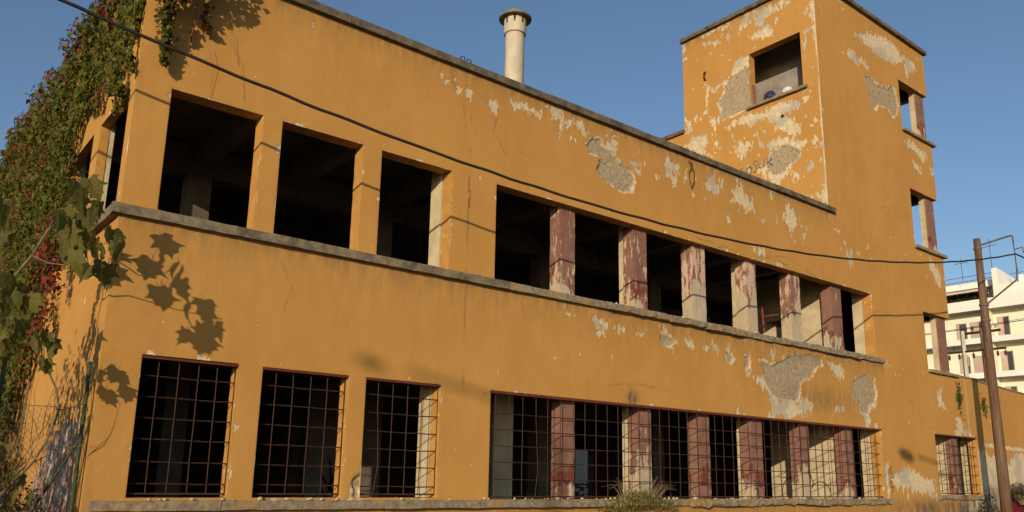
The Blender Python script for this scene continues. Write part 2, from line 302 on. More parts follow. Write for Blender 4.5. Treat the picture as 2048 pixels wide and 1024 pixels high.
FLAKE_F=[[(9.08,8.38),(9.31,8.51),(9.41,8.64),(9.52,8.56),(9.47,8.33),(9.57,8.21),(9.31,8.32)],
[(7.52,8.79),(7.72,8.85),(7.92,8.81),(7.74,8.68),(7.72,8.41),(7.68,8.69),(7.57,8.69)],
[(7.81,8.63),(7.94,8.7),(8.24,8.77),(8.26,8.65),(8.09,8.51),(7.94,8.48),(7.92,8.15),(7.89,8.31),(7.87,8.51)],
[(8.26,8.81),(8.45,8.84),(8.49,8.67),(8.65,8.56),(8.59,8.53),(8.38,8.59)],
[(8.05,8.36),(8.11,8.39),(8.22,8.38),(8.22,8.29),(8.09,8.25)],
[(9.85,8.28),(10.28,8.35),(10.23,8.25),(9.89,8.18)],
[(10.02,8.14),(10.23,8.18),(10.19,8.1)],
[(10.91,8.46),(11.15,8.67),(11.26,8.62),(11.62,8.68),(11.54,8.56),(11.28,8.46),(11.39,8.33),(11.34,8.08),(11.27,8.16),(11.11,8.22),(11.04,8.27),(11.14,8.36),(11.09,8.45)],
[(11.66,8.53),(11.81,8.58),(11.85,8.41),(11.7,8.35)],
[(11.51,8.39),(11.63,8.42),(11.63,8.27),(11.53,8.26)],
[(12.42,8.31),(12.61,8.67),(12.77,8.71),(12.86,8.52),(13.13,8.63),(13.06,8.4),(12.8,8.3),(12.59,8.18)],
[(10.67,8.16),(10.77,8.2),(10.78,8.09)],
[(9.39,8.84),(9.54,8.87),(9.5,8.68),(9.43,8.7)],
[(13.45,8.44),(13.68,8.77),(13.86,8.73),(13.97,8.52),(14.15,8.41),(14.34,8.49),(14.35,8.14),(14.23,8.21),(14.06,8.07),(13.83,8.18),(13.52,8.18)],
[(15.6,8.37),(15.88,8.79),(16,8.63),(16.2,8.51),(16.25,8.27),(16.05,8.02),(16.08,7.7),(15.92,7.79),(15.85,8.06),(15.65,8.14)],
[(16.38,8.21),(16.71,8.24),(16.66,8.12)],
[(16.45,8.06),(16.54,8.02),(16.49,7.72),(16.42,7.76)],
[(13.2,7.75),(13.35,7.78),(13.31,7.66)],
[(15.11,6.95),(15.51,7.01),(15.47,6.9),(15.17,6.91)],
[(14.33,7.16),(14.75,7.22),(14.74,7.08),(14.42,7.06)],
[(18.67,7.85),(18.92,7.99),(18.99,7.61),(18.7,7.51)],
[(6.62,8.61),(6.87,8.66),(7.35,8.68),(7.32,8.54),(7,8.57),(6.63,8.48)],
[(7.51,8.81),(7.88,8.85),(7.82,8.5),(7.68,8.57)],
[(4.99,8.63),(5.23,8.61),(5.15,8.51)],
[(5.32,8.52),(5.48,8.52),(5.4,8.4)],
[(5.51,8.53),(5.65,8.53),(5.63,8.4),(5.54,8.42)],
[(6.13,8.43),(6.23,8.46),(6.2,8.3)],
[(10.8,4.76),(10.92,4.79),(11.14,4.65),(11.4,4.38),(11.19,4.45),(11.15,4.37),(10.82,4.3),(10.77,4.47),(10.79,4.61)],
[(8.8,4.67),(9.23,4.68),(9.19,4.58),(8.91,4.58)],
[(9.41,4.62),(9.74,4.59),(9.68,4.5),(9.44,4.52)],
[(8.8,4.39),(9.05,4.41),(9.03,4.38)],
[(9.97,4.59),(10.35,4.57),(10.24,4.53)],
[(11.54,4.59),(11.86,4.54),(11.83,4.49),(11.6,4.53)],
[(12.18,4.55),(12.41,4.52),(12.36,4.46),(12.22,4.46)],
[(12.46,4.64),(12.72,4.5),(12.67,4.44)],
[(13,4.41),(13.13,4.6),(13.16,4.46),(13.3,4.33),(13.22,4.25),(13.06,4.24)],
[(13.74,4.46),(13.92,4.51),(13.93,4.21),(13.84,4.08),(13.68,4.1)],
[(13.33,3.14),(13.48,3.14),(13.43,3.1)],
[(14.08,4.01),(14.41,4.04),(14.55,3.87),(14.85,3.57),(15.83,3.52),(16.11,3.71),(16.48,3.52),(16.37,3.32),(15.8,3.21),(15.09,3.12),(14.49,3.11),(14.74,3.22),(14.73,3.42),(14.54,3.71),(14.24,3.85),(14.04,3.79)],
[(17.34,4.64),(17.63,4.7),(18.05,4.58),(17.9,4.18),(17.68,4.32),(17.56,4.46),(17.34,4.39)],
[(18.73,3.73),(19.67,3.79),(19.32,3.61),(19.24,3.39),(19.12,3.1),(18.78,3.08),(18.92,3.32),(18.74,3.47)],
[(19.46,3.17),(19.57,3.17),(19.56,3.09),(19.48,3.09)],
[(14.79,4.72),(14.89,4.74),(14.85,4.54),(14.79,4.52)],
[(15.23,4.67),(15.36,4.69),(15.3,4.56),(15.22,4.55)],
[(17.4,4.89),(17.54,4.89),(17.46,4.81)],
[(17.48,3.49),(17.91,3.52),(17.81,3.46),(17.52,3.44)],
[(20.12,15.17),(21.65,15.75),(22.67,15.78),(23.02,15.52),(23.98,15.61),(24.07,15.35),(23.29,14.79),(23.27,15.43),(22.4,14.98),(21.52,14.94),(20.8,15.02)],
[(19.21,14.24),(19.8,14.52),(20.82,14.36),(20.8,14.22),(19.76,14.18)],
[(22.66,12.4),(23.27,12.5),(24.31,12.31),(23.97,11.94),(23.35,12.25),(22.96,12.24)],
[(23.15,11.86),(23.65,11.72),(23.68,11.53),(23.3,11.63)],
[(24.39,11.98),(24.81,12.02),(24.74,11.66),(24.46,11.66)],
[(20.52,13.92),(20.77,13.97),(21.23,13.86),(21.91,13.92),(22.27,14.17),(22.43,14.02),(22.55,13.58),(22.41,13.17),(22.07,12.99),(21.92,13.21),(21.23,13.13),(20.95,12.88)],
[(17.95,11.92),(18.12,11.95),(18.03,11.8)],
[(23.74,8.63),(24,8.58),(24.34,8.28),(24.31,7.79),(24.06,7.91),(23.91,8.14),(23.62,8.35)],
[(20.14,1.73),(20.83,2.05),(21.48,2),(21.85,1.82),(22.67,1.7),(22.6,1.35),(21.63,1.38),(20.36,1.55)],
[(24.49,3.57),(24.83,3.7),(24.99,3.32),(25.44,3.16),(24.15,3.11),(24.52,3.37)],
[(23.3,4.43),(23.61,4.49),(23.72,3.94),(23.92,3.82),(23.43,3.99)],
[(20.78,1.37),(21.09,1.31),(20.93,1.13)],
[(19.79,2.21),(20.03,2.15),(20.05,1.91),(19.8,1.91)],
[(26.21,2.59),(27.11,2.4),(28.04,2.5),(30.23,2.72),(29.85,1.48),(26.29,1.25)],
[(27.83,3.05),(30.36,3.15),(30.31,2.99),(27.97,2.91)],
[(20.25,5.05),(20.5,5.04),(20.35,4.9)],
[(24.17,1.12),(26.81,1.25),(26.68,0.76),(24.24,0.79)],
[(25.63,1.94),(26.25,2.09),(26.12,1.25),(25.71,1.25)],
[(22.17,1.35),(22.81,1.35),(22.7,1.16)]]
BARE_T=[[(2.89,14.16),(2.31,14.21),(2.3,12.9),(2.49,12.84),(2.93,12.83),(3.26,12.84),(3.52,12.83),(3.41,13.2),(3.52,13.44),(3.28,13.65),(3.24,13.89),(3.09,14.06)],
[(1.72,11.11),(1.32,11.25),(1.03,11.18),(0.75,10.86),(0.86,10.73),(1.11,10.62),(1.43,10.43),(1.68,10.48),(1.88,10.65),(1.8,10.97)]]
FLAKE_T=[[(4.17,16.14),(3.57,16.11),(3,16.06),(2.89,15.86),(3.41,15.93),(4.09,16.02)],
[(2.56,15.66),(2.44,16.01),(2.2,15.75),(2.21,15.63),(2.51,15.59)],
[(2.02,15.57),(1.95,15.94),(1.27,15.92),(1.18,15.68),(1.71,15.48),(1.77,15.33),(1.92,15.45)],
[(2.16,15.12),(1.99,15.3),(1.66,15.36),(1.37,15.12),(1.43,14.86),(1.74,14.99)],
[(1.22,15.9),(0.96,16.02),(0.77,15.74),(1.07,15.73)],
[(2.82,14.54),(2.56,14.69),(2.29,14.6),(2.34,14.29),(2.86,14.2),(2.97,14.25)],
[(0.47,15.16),(0.13,15.14),(0.08,15.46),(0.15,15.49),(0.27,15.21)],
[(0.46,14.53),(0.09,14.65),(0.12,14.57),(0.34,14.48),(0.34,13.86),(0.39,14.16)],
[(3.28,12.5),(2.83,12.64),(2.39,12.69),(1.88,12.51),(1.57,12.63),(0.97,12.61),(0.62,12.39),(0.75,12.25),(1.19,12.22),(0.74,11.74),(0.71,11.5),(0.9,11.47),(1.51,11.95),(1.84,12.35),(2.31,12.27),(2.73,12.46),(3.22,12.43)],
[(3.88,13.06),(3.49,12.82),(3.67,12.53),(3.83,12.84)],
[(4.55,12.62),(4.02,12.49),(4.01,12.19),(4.45,12.1),(4.99,12.34)],
[(4.98,16.19),(4.8,16.11),(4.8,15.84),(4.94,15.67)],
[(3.84,14.07),(3.49,13.99),(3.09,14.14),(3.21,14.03),(3.67,13.9)],
[(3.95,14.32),(3.81,14.11),(3.92,13.58),(4.02,13.21)],
[(4.89,13.41),(4.59,13.15),(4.61,12.79),(4.79,12.8)],
[(4.5,13.32),(4.38,13.28),(4.41,13.09),(4.5,13.12)],
[(3.13,15.6),(2.96,15.58),(3.03,15.37)],
[(4.07,15.74),(3.42,15.57),(3.37,15.47),(3.95,15.64)],
[(0.03,11.95),(-0.02,11.26),(0.04,11.37)],
[(0.15,15.54),(-0.01,15.46),(-0.03,13.99),(0.06,14.03)],
[(0.55,12.5),(0.27,12.46),(0.51,12.35)],
[(1.75,11.43),(1.4,11.61),(1.01,11.39),(0.53,11.23),(0.6,10.98),(0.8,10.94),(0.75,10.84),(1.03,11.2),(1.32,11.27),(1.64,11.13),(1.79,11.25)],
[(2.08,10.76),(1.88,10.61),(1.48,10.4),(1.11,10.62),(1.08,10.38),(1.33,10.26),(1.52,10.08),(1.84,10.36),(2.08,10.66)],
[(4.91,12.38),(4.46,12.5),(4.03,12.47),(4.05,12.11),(4.21,11.87),(4.6,12.07)],
[(3.75,12.17),(3.51,12.14),(3.56,11.85)],
[(2.9,11.84),(2.3,11.7),(2.47,11.46),(2.76,11.25),(2.91,11.6)],
[(1.09,11.84),(0.74,11.77),(0.76,11.45),(0.91,11.5)],
[(2.18,11.91),(2.03,11.62),(1.89,11.33),(1.99,11.41)],
[(0.44,9.47),(-0.01,9.53),(-0.02,9.13),(0.07,9.15)],
[(0.33,11.08),(0.19,11.08),(0.26,10.96)],
[(3.02,12.14),(2.94,12.06),(2.96,11.71),(3.01,11.73)]]
LG=[(-0.48, -0.34, 4.45), (-0.39, -0.29, 4.3), (-0.52, -0.38, 4.21), (-0.55, -0.29, 4.16), (-0.64, -0.36, 4.22)]
LA=[(-0.71, -0.97, 4.79), (-0.49, -0.83, 4.92), (-0.64, -1.08, 4.63), (-0.74, -0.84, 4.57), (-0.54, -1.03, 4.47), (-0.67, -0.99, 4.36), (-0.43, -0.87, 4.63), (-0.72, -1.0, 4.26), (-0.55, -0.96, 4.3), (-0.85, -1.11, 4.35)]
LB=[(-0.37, -1.22, 4.27), (-0.19, -1.04, 4.28), (-0.65, -1.36, 4.01), (-0.45, -1.04, 4.12), (-0.39, -1.3, 4.06), (-0.24, -1.25, 4.02), (-0.51, -1.09, 3.82), (-0.4, -1.26, 3.84), (-0.31, -1.2, 3.8), (-0.69, -1.41, 3.85), (-0.28, -1.12, 4.16)]
LC=[(-0.75, -0.7, 3.04), (-0.81, -0.61, 2.99), (-0.7, -0.77, 2.86), (-0.68, -0.61, 2.74), (-0.87, -0.74, 3.1), (-0.67, -0.72, 2.97), (-0.76, -0.63, 2.76)]
LD=[(-1.12, -0.55, 3.49), (-1.02, -0.41, 3.59), (-1.16, -0.66, 3.24), (-1.02, -0.42, 3.05), (-0.98, -0.61, 2.92), (-1.16, -0.57, 3.13), (-0.93, -0.45, 3.29), (-1.18, -0.58, 3.65), (-0.94, -0.54, 3.46), (-1.0, -0.69, 3.16), (-1.12, -0.47, 2.91), (-1.19, -0.54, 3.48)]
LE=[(-1.36, -0.45, 4.56), (-1.24, -0.31, 4.33), (-1.32, -0.56, 4.42), (-1.29, -0.32, 4.23)]
LF=[(-0.93, -0.25, 1.79), (-0.71, -0.11, 1.46), (-0.8, -0.36, 1.24), (-0.58, -0.12, 1.23), (-0.87, -0.31, 1.46)]
BR1=[(-1.23, -0.35, 3.56), (-1.09, -0.35, 3.86), (-0.97, -0.35, 4.09), (-0.85, -0.35, 4.42), (-0.75, -0.35, 4.72)]
BST=[(-0.9, -0.18, 1.29), (-0.62, -0.18, 1.66), (-0.48, -0.18, 1.99), (-0.42, -0.18, 2.29), (-0.48, -0.18, 2.53), (-0.57, -0.18, 2.7), (-0.68, -0.18, 2.9), (-0.73, -0.18, 3.11)]
BRB=[(-0.81, -0.4, 4.02), (-0.63, -0.5, 4.0), (-0.55, -0.58, 4.07), (-0.48, -0.95, 4.13), (-0.38, -1.15, 4.18), (-0.28, -1.3, 4.22)]
BRA=[(-0.74, -0.42, 4.57), (-0.69, -0.75, 4.43), (-0.64, -0.93, 4.57), (-0.57, -1.02, 4.79)]
# ------------------------------------------------------------------ ground, road, pavement
part('ground',M['dirt'],None,(-900,1500,-900,1500,-.6,-.02),kind='structure')
part('road',M['ground'],None,(-60,120,-13.5,-3.2,-.3,.0),kind='structure')
part('pavement',M['yard'],None,(-60,120,-3.2,-.02,-.3,.13),kind='structure').data.materials[0]=M['concrete']
# ------------------------------------------------------------------ the yellow building
BLD=empty('abandoned_building','derelict ochre two-storey industrial building with flaking plaster, empty windows and a corner tower','building',(0,0,0))
ZU0,ZU1,ZL0,ZL1=5.05,6.88,1.25,3.08
UPW=[(.47,1.82,ZU0,ZU1),(2.13,3.53,ZU0,ZU1),(3.88,5.30,ZU0,ZU1),(6.30,19.82,ZU0,ZU1)]
LOW=[(.50,1.80,ZL0,ZL1+.01),(2.15,3.53,ZL0,ZL1),(3.83,5.24,ZL0,ZL1),(6.28,19.72,1.22,3.06)]
RW=[(22.95,25.8,1.32,3.09)]
TC=[(22.7,24.68,12.81,14.52),(22.82,24.68,8.92,10.8),(22.93,24.68,5.03,6.81)]
ZC=8.95; TT=16.1
CUT=[(-1,17.85,ZC,99),(24.68,99,4.98,99)]
CRACKS=[[(5.2,8.7),(5.5,8.2),(5.6,7.6)],[(5.9,8.5),(6.3,8.35),(6.2,7.9),(6.6,7.4)],[(.55,4.6),(.42,4.2),(.5,3.9)],[(9.2,3.4),(10.1,3.5),(11,3.42)],[(14.5,7.05),(15.6,7.2),(16.8,7.0)],[(19.2,6.2),(20.4,6.5)],[(20.5,9.6),(21.6,9.9),(22.5,9.7)],[(2.2,4.85),(2.5,4.3),(2.4,3.9)],[(21.5,4.0),(22.3,3.5),(22.9,3.2)]]
def wear_shade_front(u,v):
    n=fbm(u*6,v*6,3); ns=fbm(u*14,v*6,5,5,.65)
    sB=field(u,v,BARE_F+[[(3.83,1.2),(3.69,1.25),(3.72,1.5),(3.83,1.62)],[(19.72,1.2),(19.95,1.22),(19.9,1.9),(19.72,1.8)]]); sF=field(u,v,FLAKE_F)
    bare=sstep(-.012,.012,sB+.10*(n-.5))
    f=np.minimum(sF,.14)+.50*(ns-.505)
    f=np.maximum(f,sB+.03+.20*(fbm(u*9,v*9,8)-.5))
    dens=.0+.10*((v>7.9)&(v<8.9)&(u>8.5))*1.0+.11*(u>17.9)*sstep(14.2,15.8,v)+.09*sstep(4.3,4.9,v)*(v<4.95)*(u>8)+.06*(u>18)*(v<4)*(v>3)
    f=np.maximum(f,(fbm(u*7,v*4.5,11,5)-(.845-dens))*.35)
    f=np.maximum(f,(vn(u*11+3,v*9,21)-.988)*3.)
    # whitewash lost along the foot of the right-hand wall
    lo=sstep(25.4,26.0,u)*(2.55-v+.9*(fbm(u*2.2,v*1.2,31)-.5)); f=np.maximum(f,np.where(u>25.3,lo*.4,-1))
    hd=np.full(u.shape,9.)
    for a0,a1,c0,c1 in UPW+LOW+RW+TC:
        hd=np.minimum(hd,np.hypot(np.maximum(np.maximum(a0-u,u-a1),0),np.maximum(np.maximum(c0-v,v-c1),0)))
    f=np.maximum(f,np.clip(fbm(u*5,v*5,101,4)-.655,0,1)*.55-hd)
    flake=sstep(-.014,.014,f)*(1-bare)
    g=.95*np.exp(-((np.maximum(v-1.0,0))/.22)**2)*(.35+.65*sstep(19.5,22.5,u))*.9  # foot grime with plant shade painted in, stronger to the right
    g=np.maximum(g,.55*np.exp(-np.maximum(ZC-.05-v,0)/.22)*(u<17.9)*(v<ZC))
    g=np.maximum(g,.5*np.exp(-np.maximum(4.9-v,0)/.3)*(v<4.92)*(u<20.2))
    g=np.maximum(g,1.3*np.exp(-((u-9.87)**2+(v-3.2)**2)/.022))
    g=np.maximum(g,.5*np.exp(-((u-16.9)**2/2.2+(v-3.7)**2/.12)))
    j=np.abs(u-5.68-.05*(fbm(v*2.,v*0+3,41)-.5)); g=np.maximum(g,.8*(j<.017)*(v>2.9)*(v<8.2)*sstep(.3,.5,fbm(v*1.7,v*0,43)))
    j=np.abs(v-3.02-.06*(fbm(u*3.,u*0+3,45)-.5)); g=np.maximum(g,.7*(j<.014)*(u>5.7)*(u<8.4)*(v>2.9)*(fbm(u*2,u*0,47)>.42))
    for cp in CRACKS:
        k=(u>min(p[0] for p in cp)-.1)&(u<max(p[0] for p in cp)+.1); uu,vv=u[k]+.05*(fbm(u[k]*5,v[k]*5,111)-.5),v[k]+.05*(fbm(u[k]*5+9,v[k]*5,112)-.5); dd=np.full(uu.shape,9.)
        for (x0,y0),(x1,y1) in zip(cp,cp[1:]):
            L=(x1-x0)**2+(y1-y0)**2; t=np.clip(((uu-x0)*(x1-x0)+(vv-y0)*(y1-y0))/L,0,1); dd=np.minimum(dd,np.hypot(uu-x0-t*(x1-x0),vv-y0-t*(y1-y0)))
        g[k]=np.maximum(g[k],.42*(dd<.013))
    j=np.abs(v-7.0-.25*(fbm(u*2.,u*0+3,46)-.5)); g=np.maximum(g,.7*(j<.014)*(u>12)*(u<17)*(fbm(u*1.3,u*0,48)>.5))
    d=.038*bare*(.75+.5*fbm(u*18,v*18,51,3))+.0035*flake+.014*(fbm(u*.9,v*.9,52,3)-.5)
    edge=sstep(0,.1,np.abs(u)); d=d*edge
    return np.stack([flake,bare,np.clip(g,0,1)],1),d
skin('facade_wall',M['wall'],BLD,0,26.3,0,TT,UPW+LOW+RW+TC+CUT,.029,lambda u,v,d:np.stack([u,d,v],1),wear=wear_shade_front)
SW=[(.29,1.98,ZU0,ZU1-.04),(2.42,4.05,ZU0,ZU1-.04)]
def wear_side(u,v):
    f=(fbm(u*7,v*4.5,61,5)-.80)*.35; f=np.maximum(f,.05-np.hypot((u-.0),(v-5.9)*.35)+.1*(fbm(u*12,v*5,62)-.5))
    P=[[(.75,2.25),(1.7,2.3),(2.6,2.0),(3.6,1.2),(3.6,.6),(.55,.6)]]
    g=sstep(-.2,.2,field(u,v,P)+.3*(fbm(u*4,v*4,63)-.5))
    return np.stack([sstep(-.014,.014,f),g,0*u],1),.012*(fbm(u*.9,v*.9,64,3)-.5)*sstep(0,.1,u)
skin('side_wall',M['side'],BLD,0,14,0,ZC,SW,.04,lambda u,v,d:np.stack([d,u,v],1),flip=True,wear=wear_side)
def wear_tower(u,v):
    sB=field(u,v,BARE_T);sF=field(u,v,FLAKE_T); ns=fbm(u*15,v*7,71,5,.65)
    bare=sstep(-.012,.012,sB+.12*(fbm(u*6,v*6,72)-.5))
    f=np.minimum(sF,.16)+.46*(ns-.50); f=np.maximum(f,sB+.05+.30*(fbm(u*11,v*9,73,5,.65)-.5))
    dens=.11*sstep(14.9,15.8,v)+.10*sstep(13.,11.5,v)+.075
    f=np.maximum(f,(fbm(u*8,v*4.2,74,5)-(.845-dens))*.35)
    # thin runs below the window
    x=u+.16*(fbm(v*1.5,u*3,75)-.5); f=np.maximum(f,np.where((v>10.6)&(v<12.6),(vn(x*9,v*.55,76)-.9)*.5,-1))
    f=np.maximum(f,.03-u+.10*(fbm(u*5,v*2.,77)-.45))
    g=.5*np.exp(-np.maximum(TT-.05-v,0)/.2)
    flake=sstep(-.014,.014,f)*(1-bare)
    return np.stack([flake,bare,g],1),.034*bare*(.75+.5*fbm(u*18,v*18,78,3))+.0035*flake+.012*(fbm(u*.9,v*.9,79,3)-.5)*sstep(0,.1,u)
TW=[(.52,2.30,12.86,14.62)]
skin('tower_side_wall',M['wall'],BLD,0,8,7.5,TT,TW+[(4.9,99,12.87,99)],.029,lambda u,v,d:np.stack([17.85+d,u,v],1),flip=True,wear=wear_tower)
TE=[(-1,1.7,a,b) for (_,_,a,b) in TC]
flat=lambda ax,c:(lambda u,v,d:np.stack([u*0+c,u,v],1) if ax==0 else np.stack([u,u*0+c,v],1))
skin('tower_end_wall',M['wall'],BLD,0,4.9,4.98,TT,TE,.4,flat(0,24.68))
T=.27
skin('inner_wall',M['shadedark'],BLD,T,24.41,.2,TT-.1,UPW+LOW+RW+[(a,99,c,d) for a,b,c,d in TC]+[(-1,18.1,ZC-.1,99)],.8,flat(1,T),flip=True,smooth=False)
skin('inner_wall',M['shadedark'],BLD,T,14,.2,ZC-.1,SW,.8,flat(0,.13),smooth=False)
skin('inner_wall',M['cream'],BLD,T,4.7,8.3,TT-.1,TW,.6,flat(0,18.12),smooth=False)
skin('inner_wall',M['shadedark'],BLD,T,4.7,5.0,TT-.1,TE,.6,flat(0,24.41),flip=True,smooth=False)
def reveal(h,ax,c,depth,mat,left=True,right=True,nm='window_reveal'):
    u0_,u1_,v0_,v1_=h; m=MB(); e=.0005
    def P(u,d,v): return (u,c+d,v) if ax==1 else (c+d,u,v)
    D=[-.0,depth*.5,depth]
    def strip(a,b):
        n=max(2,int(math.dist(a,b)/.12)); V=[];F=[]
        for i in range(n+1):
            q=[a[k]+(b[k]-a[k])*i/n for k in (0,1)]
            for j,d in enumerate(D):
                w=0 if j==0 else .008*(random.random()-.5)
                V.append(P(q[0]+w,d,q[1]+w))
        for i in range(n):
            for j in range(2): k=i*3+j; F.append((k,k+1,k+4,k+3))
        m.add(V,F)
    if left: strip((u0_,v0_),(u0_,v1_))
    if right: strip((u1_,v1_),(u1_,v0_))
    strip((u0_,v1_),(u1_,v1_)); strip((u0_,v0_),(u1_,v0_))
    return m.build(nm,mat,BLD)
def strokes(name,mat,parent,S,f,w=.02,off=.004):
    m=MB()
    for s in S:
        for (a,b),(c,d) in zip(s,s[1:]):
            L=math.hypot(c-a,d-b)+1e-6; nx,ny=-(d-b)/L*w/2,(c-a)/L*w/2; ex,ey=(c-a)/L*w*.4,(d-b)/L*w*.4
            m.add([f(a-ex+nx,b-ey+ny),f(a-ex-nx,b-ey-ny),f(c+ex-nx,d+ey-ny),f(c+ex+nx,d+ey+ny)],[(0,1,2,3)])
    return m.build(name,mat,parent)
M['reveal']=m_noise('ochre_reveal',OCHRE_A,(.40,.20,.045),3,4,c3=CREAM,s3=9,f3=.8,lo3=.64,hi3=.68,bd=.008,bs=30)
for h in UPW+LOW+RW: reveal(h,1,0,T,M['reveal'])
for h in TC: reveal(h,1,0,T,M['reveal'],right=False)
for h in SW: reveal(h,0,0,.13,M['reveal'])
for h in TW: reveal(h,0,17.85,T,M['reveal'])
for h in TE: reveal((.0,)+h[1:],0,24.41,T,M['reveal'],left=False)
# exposed brick in the tower window jamb
for k in range(9):
    z=12.9+k*.085; m=MB().box(17.93-.03*(k%2),18.12,2.285,2.40,z,z+.062); m.build('brick',M['brick'],BLD)
# far walls, slabs, roof
part('rear_wall',M['shadedark'],BLD,(.28,17.67,10,10.3,0,8.9),(18.57,26.3,10,10.3,0,8.9),(17.67,18.57,10,10.3,2.57,8.9))
part('tower_rear_wall',M['shadedark'],BLD,(18.1,24.4,4.62,4.9,7.7,TT-.05))
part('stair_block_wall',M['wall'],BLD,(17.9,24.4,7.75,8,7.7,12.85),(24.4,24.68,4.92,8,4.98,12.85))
part('roof_slab',M['shadedark_beam'],BLD,(.28,17.84,.28,9.98,7.45,7.7)); part('roof_slab',M['shadedark_beam'],BLD,(17.9,24.66,.02,4.88,TT-.22,TT-.02)); part('roof_slab',M['shadedark_beam'],BLD,(17.9,24.66,4.92,7.7,12.5,12.8)); part('roof_slab',M['shadedark_beam'],BLD,(24.42,26.28,.02,9.98,4.72,4.965))
part('floor_slab',M['shadedark'],BLD,(.28,24.4,.28,9.98,4.0,4.25)); part('floor_slab',M['shadedark'],BLD,(18.13,24.4,.28,4.6,8.1,8.4)); part('floor_slab',M['shadedark'],BLD,(18.13,24.4,.28,4.6,12.0,12.3)); part('floor_slab',M['dirt'],BLD,(.28,26.28,.28,9.98,.1,.2))
part('end_wall',M['shadedark'],BLD,(26.02,26.3,.28,9.98,0,4.7))
part('parapet_wall',M['shadedark'],BLD,(.28,17.84,.06,.27,7.72,ZC-.02))
# partitions, columns and beams inside
part('partition_wall',M['cream'],BLD,(18.24,18.44,.46,2.5,.2,3.98)); part('partition_wall',M['cream'],BLD,(18.24,18.44,.46,3.6,4.26,7.44))
part('partition_wall',M['dim'],BLD,(19.07,19.2,.3,4.6,12.31,TT-.24)); part('partition_wall',M['cream'],BLD,(24.36,24.5,.33,2.4,.2,3.98)); part('partition_wall',M['shadedark'],BLD,(18.46,24.4,4.4,4.6,4.26,8.09))
for x in (1.97,3.7,5.8,8.2,10.35,12.3,14.3,16.2): part('ceiling_beam',M['shadedark_beam'],BLD,(x-.13,x+.13,.29,9.95,7.02,7.44)); part('ceiling_beam',M['shadedark_beam'],BLD,(x-.13,x+.13,.29,9.95,3.55,3.99))
for y in (3.4,6.8): part('ceiling_girder',M['shadedark_beam'],BLD,(.3,18.2,y-.18,y+.18,6.85,7.40)); part('ceiling_girder',M['shadedark_beam'],BLD,(.3,18.2,y-.18,y+.18,3.4,3.98))
for x in (1.97,5.8,10.35,14.3):
    for y in (3.4,6.8): part('column',M['shadedark_beam'],BLD,(x-.2,x+.2,y-.2,y+.2,.2,3.99)); part('column',M['shadedark_beam'],BLD,(x-.2,x+.2,y-.2,y+.2,4.26,7.0))
part('column',M['cream'],BLD,(7.15,7.62,1.02,1.35,.2,3.98))
part('column',M['cream'],BLD,(5.275,5.7,.29,.62,4.26,7.0)); part('column',M['cream'],BLD,(5.215,5.7,.29,.62,.2,3.98)); part('column',M['cream'],BLD,(19.83,20.2,.29,.6,4.26,7.4)); part('column',M['cream'],BLD,(19.74,20.2,.29,.6,.2,3.98))
part('column',M['cream'],BLD,(.135,.21,1.99,2.3,4.26,7.4)); part('column',M['cream'],BLD,(.135,.24,4.06,4.4,4.26,7.4)); part('column',M['cream'],BLD,(26.0,26.01,.3,.6,.2,3.9))
# piers of the long window bands
PA,PB,PC_=M['pier_a'],M['pier_b'],M['pier_c']
UPP=[(8.02,8.42,PB,.07),(10.12,10.54,PB,.03),(12.05,12.53,PB,.06),(14.09,14.5,PB,.03),(15.96,16.42,PB,.05),(17.92,18.43,PC_,.03)]
LWP=[(8.1,8.42,PC_,.05),(10.22,10.58,PA,.03),(12.12,12.49,PC_,.05),(14.0,14.45,PC_,.03),(16.04,16.42,PA,.05),(18.1,18.5,PA,.05)]
for k,(a,b,mt,ch) in enumerate(UPP): rough_box('window_pier',mt,BLD,a,b,.15,.45,4.96,6.90,.05,.008,seed=k+1,chip=ch)
for k,(a,b,mt,ch) in enumerate(LWP): rough_box('window_pier',mt,BLD,a,b,.15,.45,1.16,3.10,.05,.008,seed=k+11,chip=ch)
rough_box('window_pier',PA,BLD,24.32,24.68,.12,.32,1.26,3.12,.06,.008,seed=19,chip=.04)
for a,c,y1,y2 in ((10.17,10.24,.62,.64),(14.16,14.06,.62,.58)): rough_box('column',M['cream'],BLD,a,a+.42,.455,y1,4.26,7.0,.1,.004,seed=31); rough_box('column',M['cream'],BLD,c,c+.42,.455,y2,.2,3.98,.1,.004,seed=33)
for k,(z0,z1) in enumerate(((12.75,14.6),(8.86,10.85),(4.97,6.86))):
    rough_box('corner_pier',PC_,BLD,24.06,24.60,.10,.30,z0,z1,.07,.008,seed=41+k,chip=.04); rough_box('corner_pier',M['cream'],BLD,24.015,24.055,.14,.30,z0,z1,.08,.006,seed=45+k,chip=.03)
# lintels of rusty steel over the barred windows
part('steel_lintel',M['redrust'],BLD,(6.27,19.80,-.006,.09,3.025,3.075)); part('steel_lintel',M['redrust'],BLD,(22.94,25.82,-.006,.09,3.06,3.10))
for h in LOW[:3]: part('steel_lintel',M['redrust'],BLD,(h[0]+.005,h[1]+.02,.004,.07,3.045,3.075))
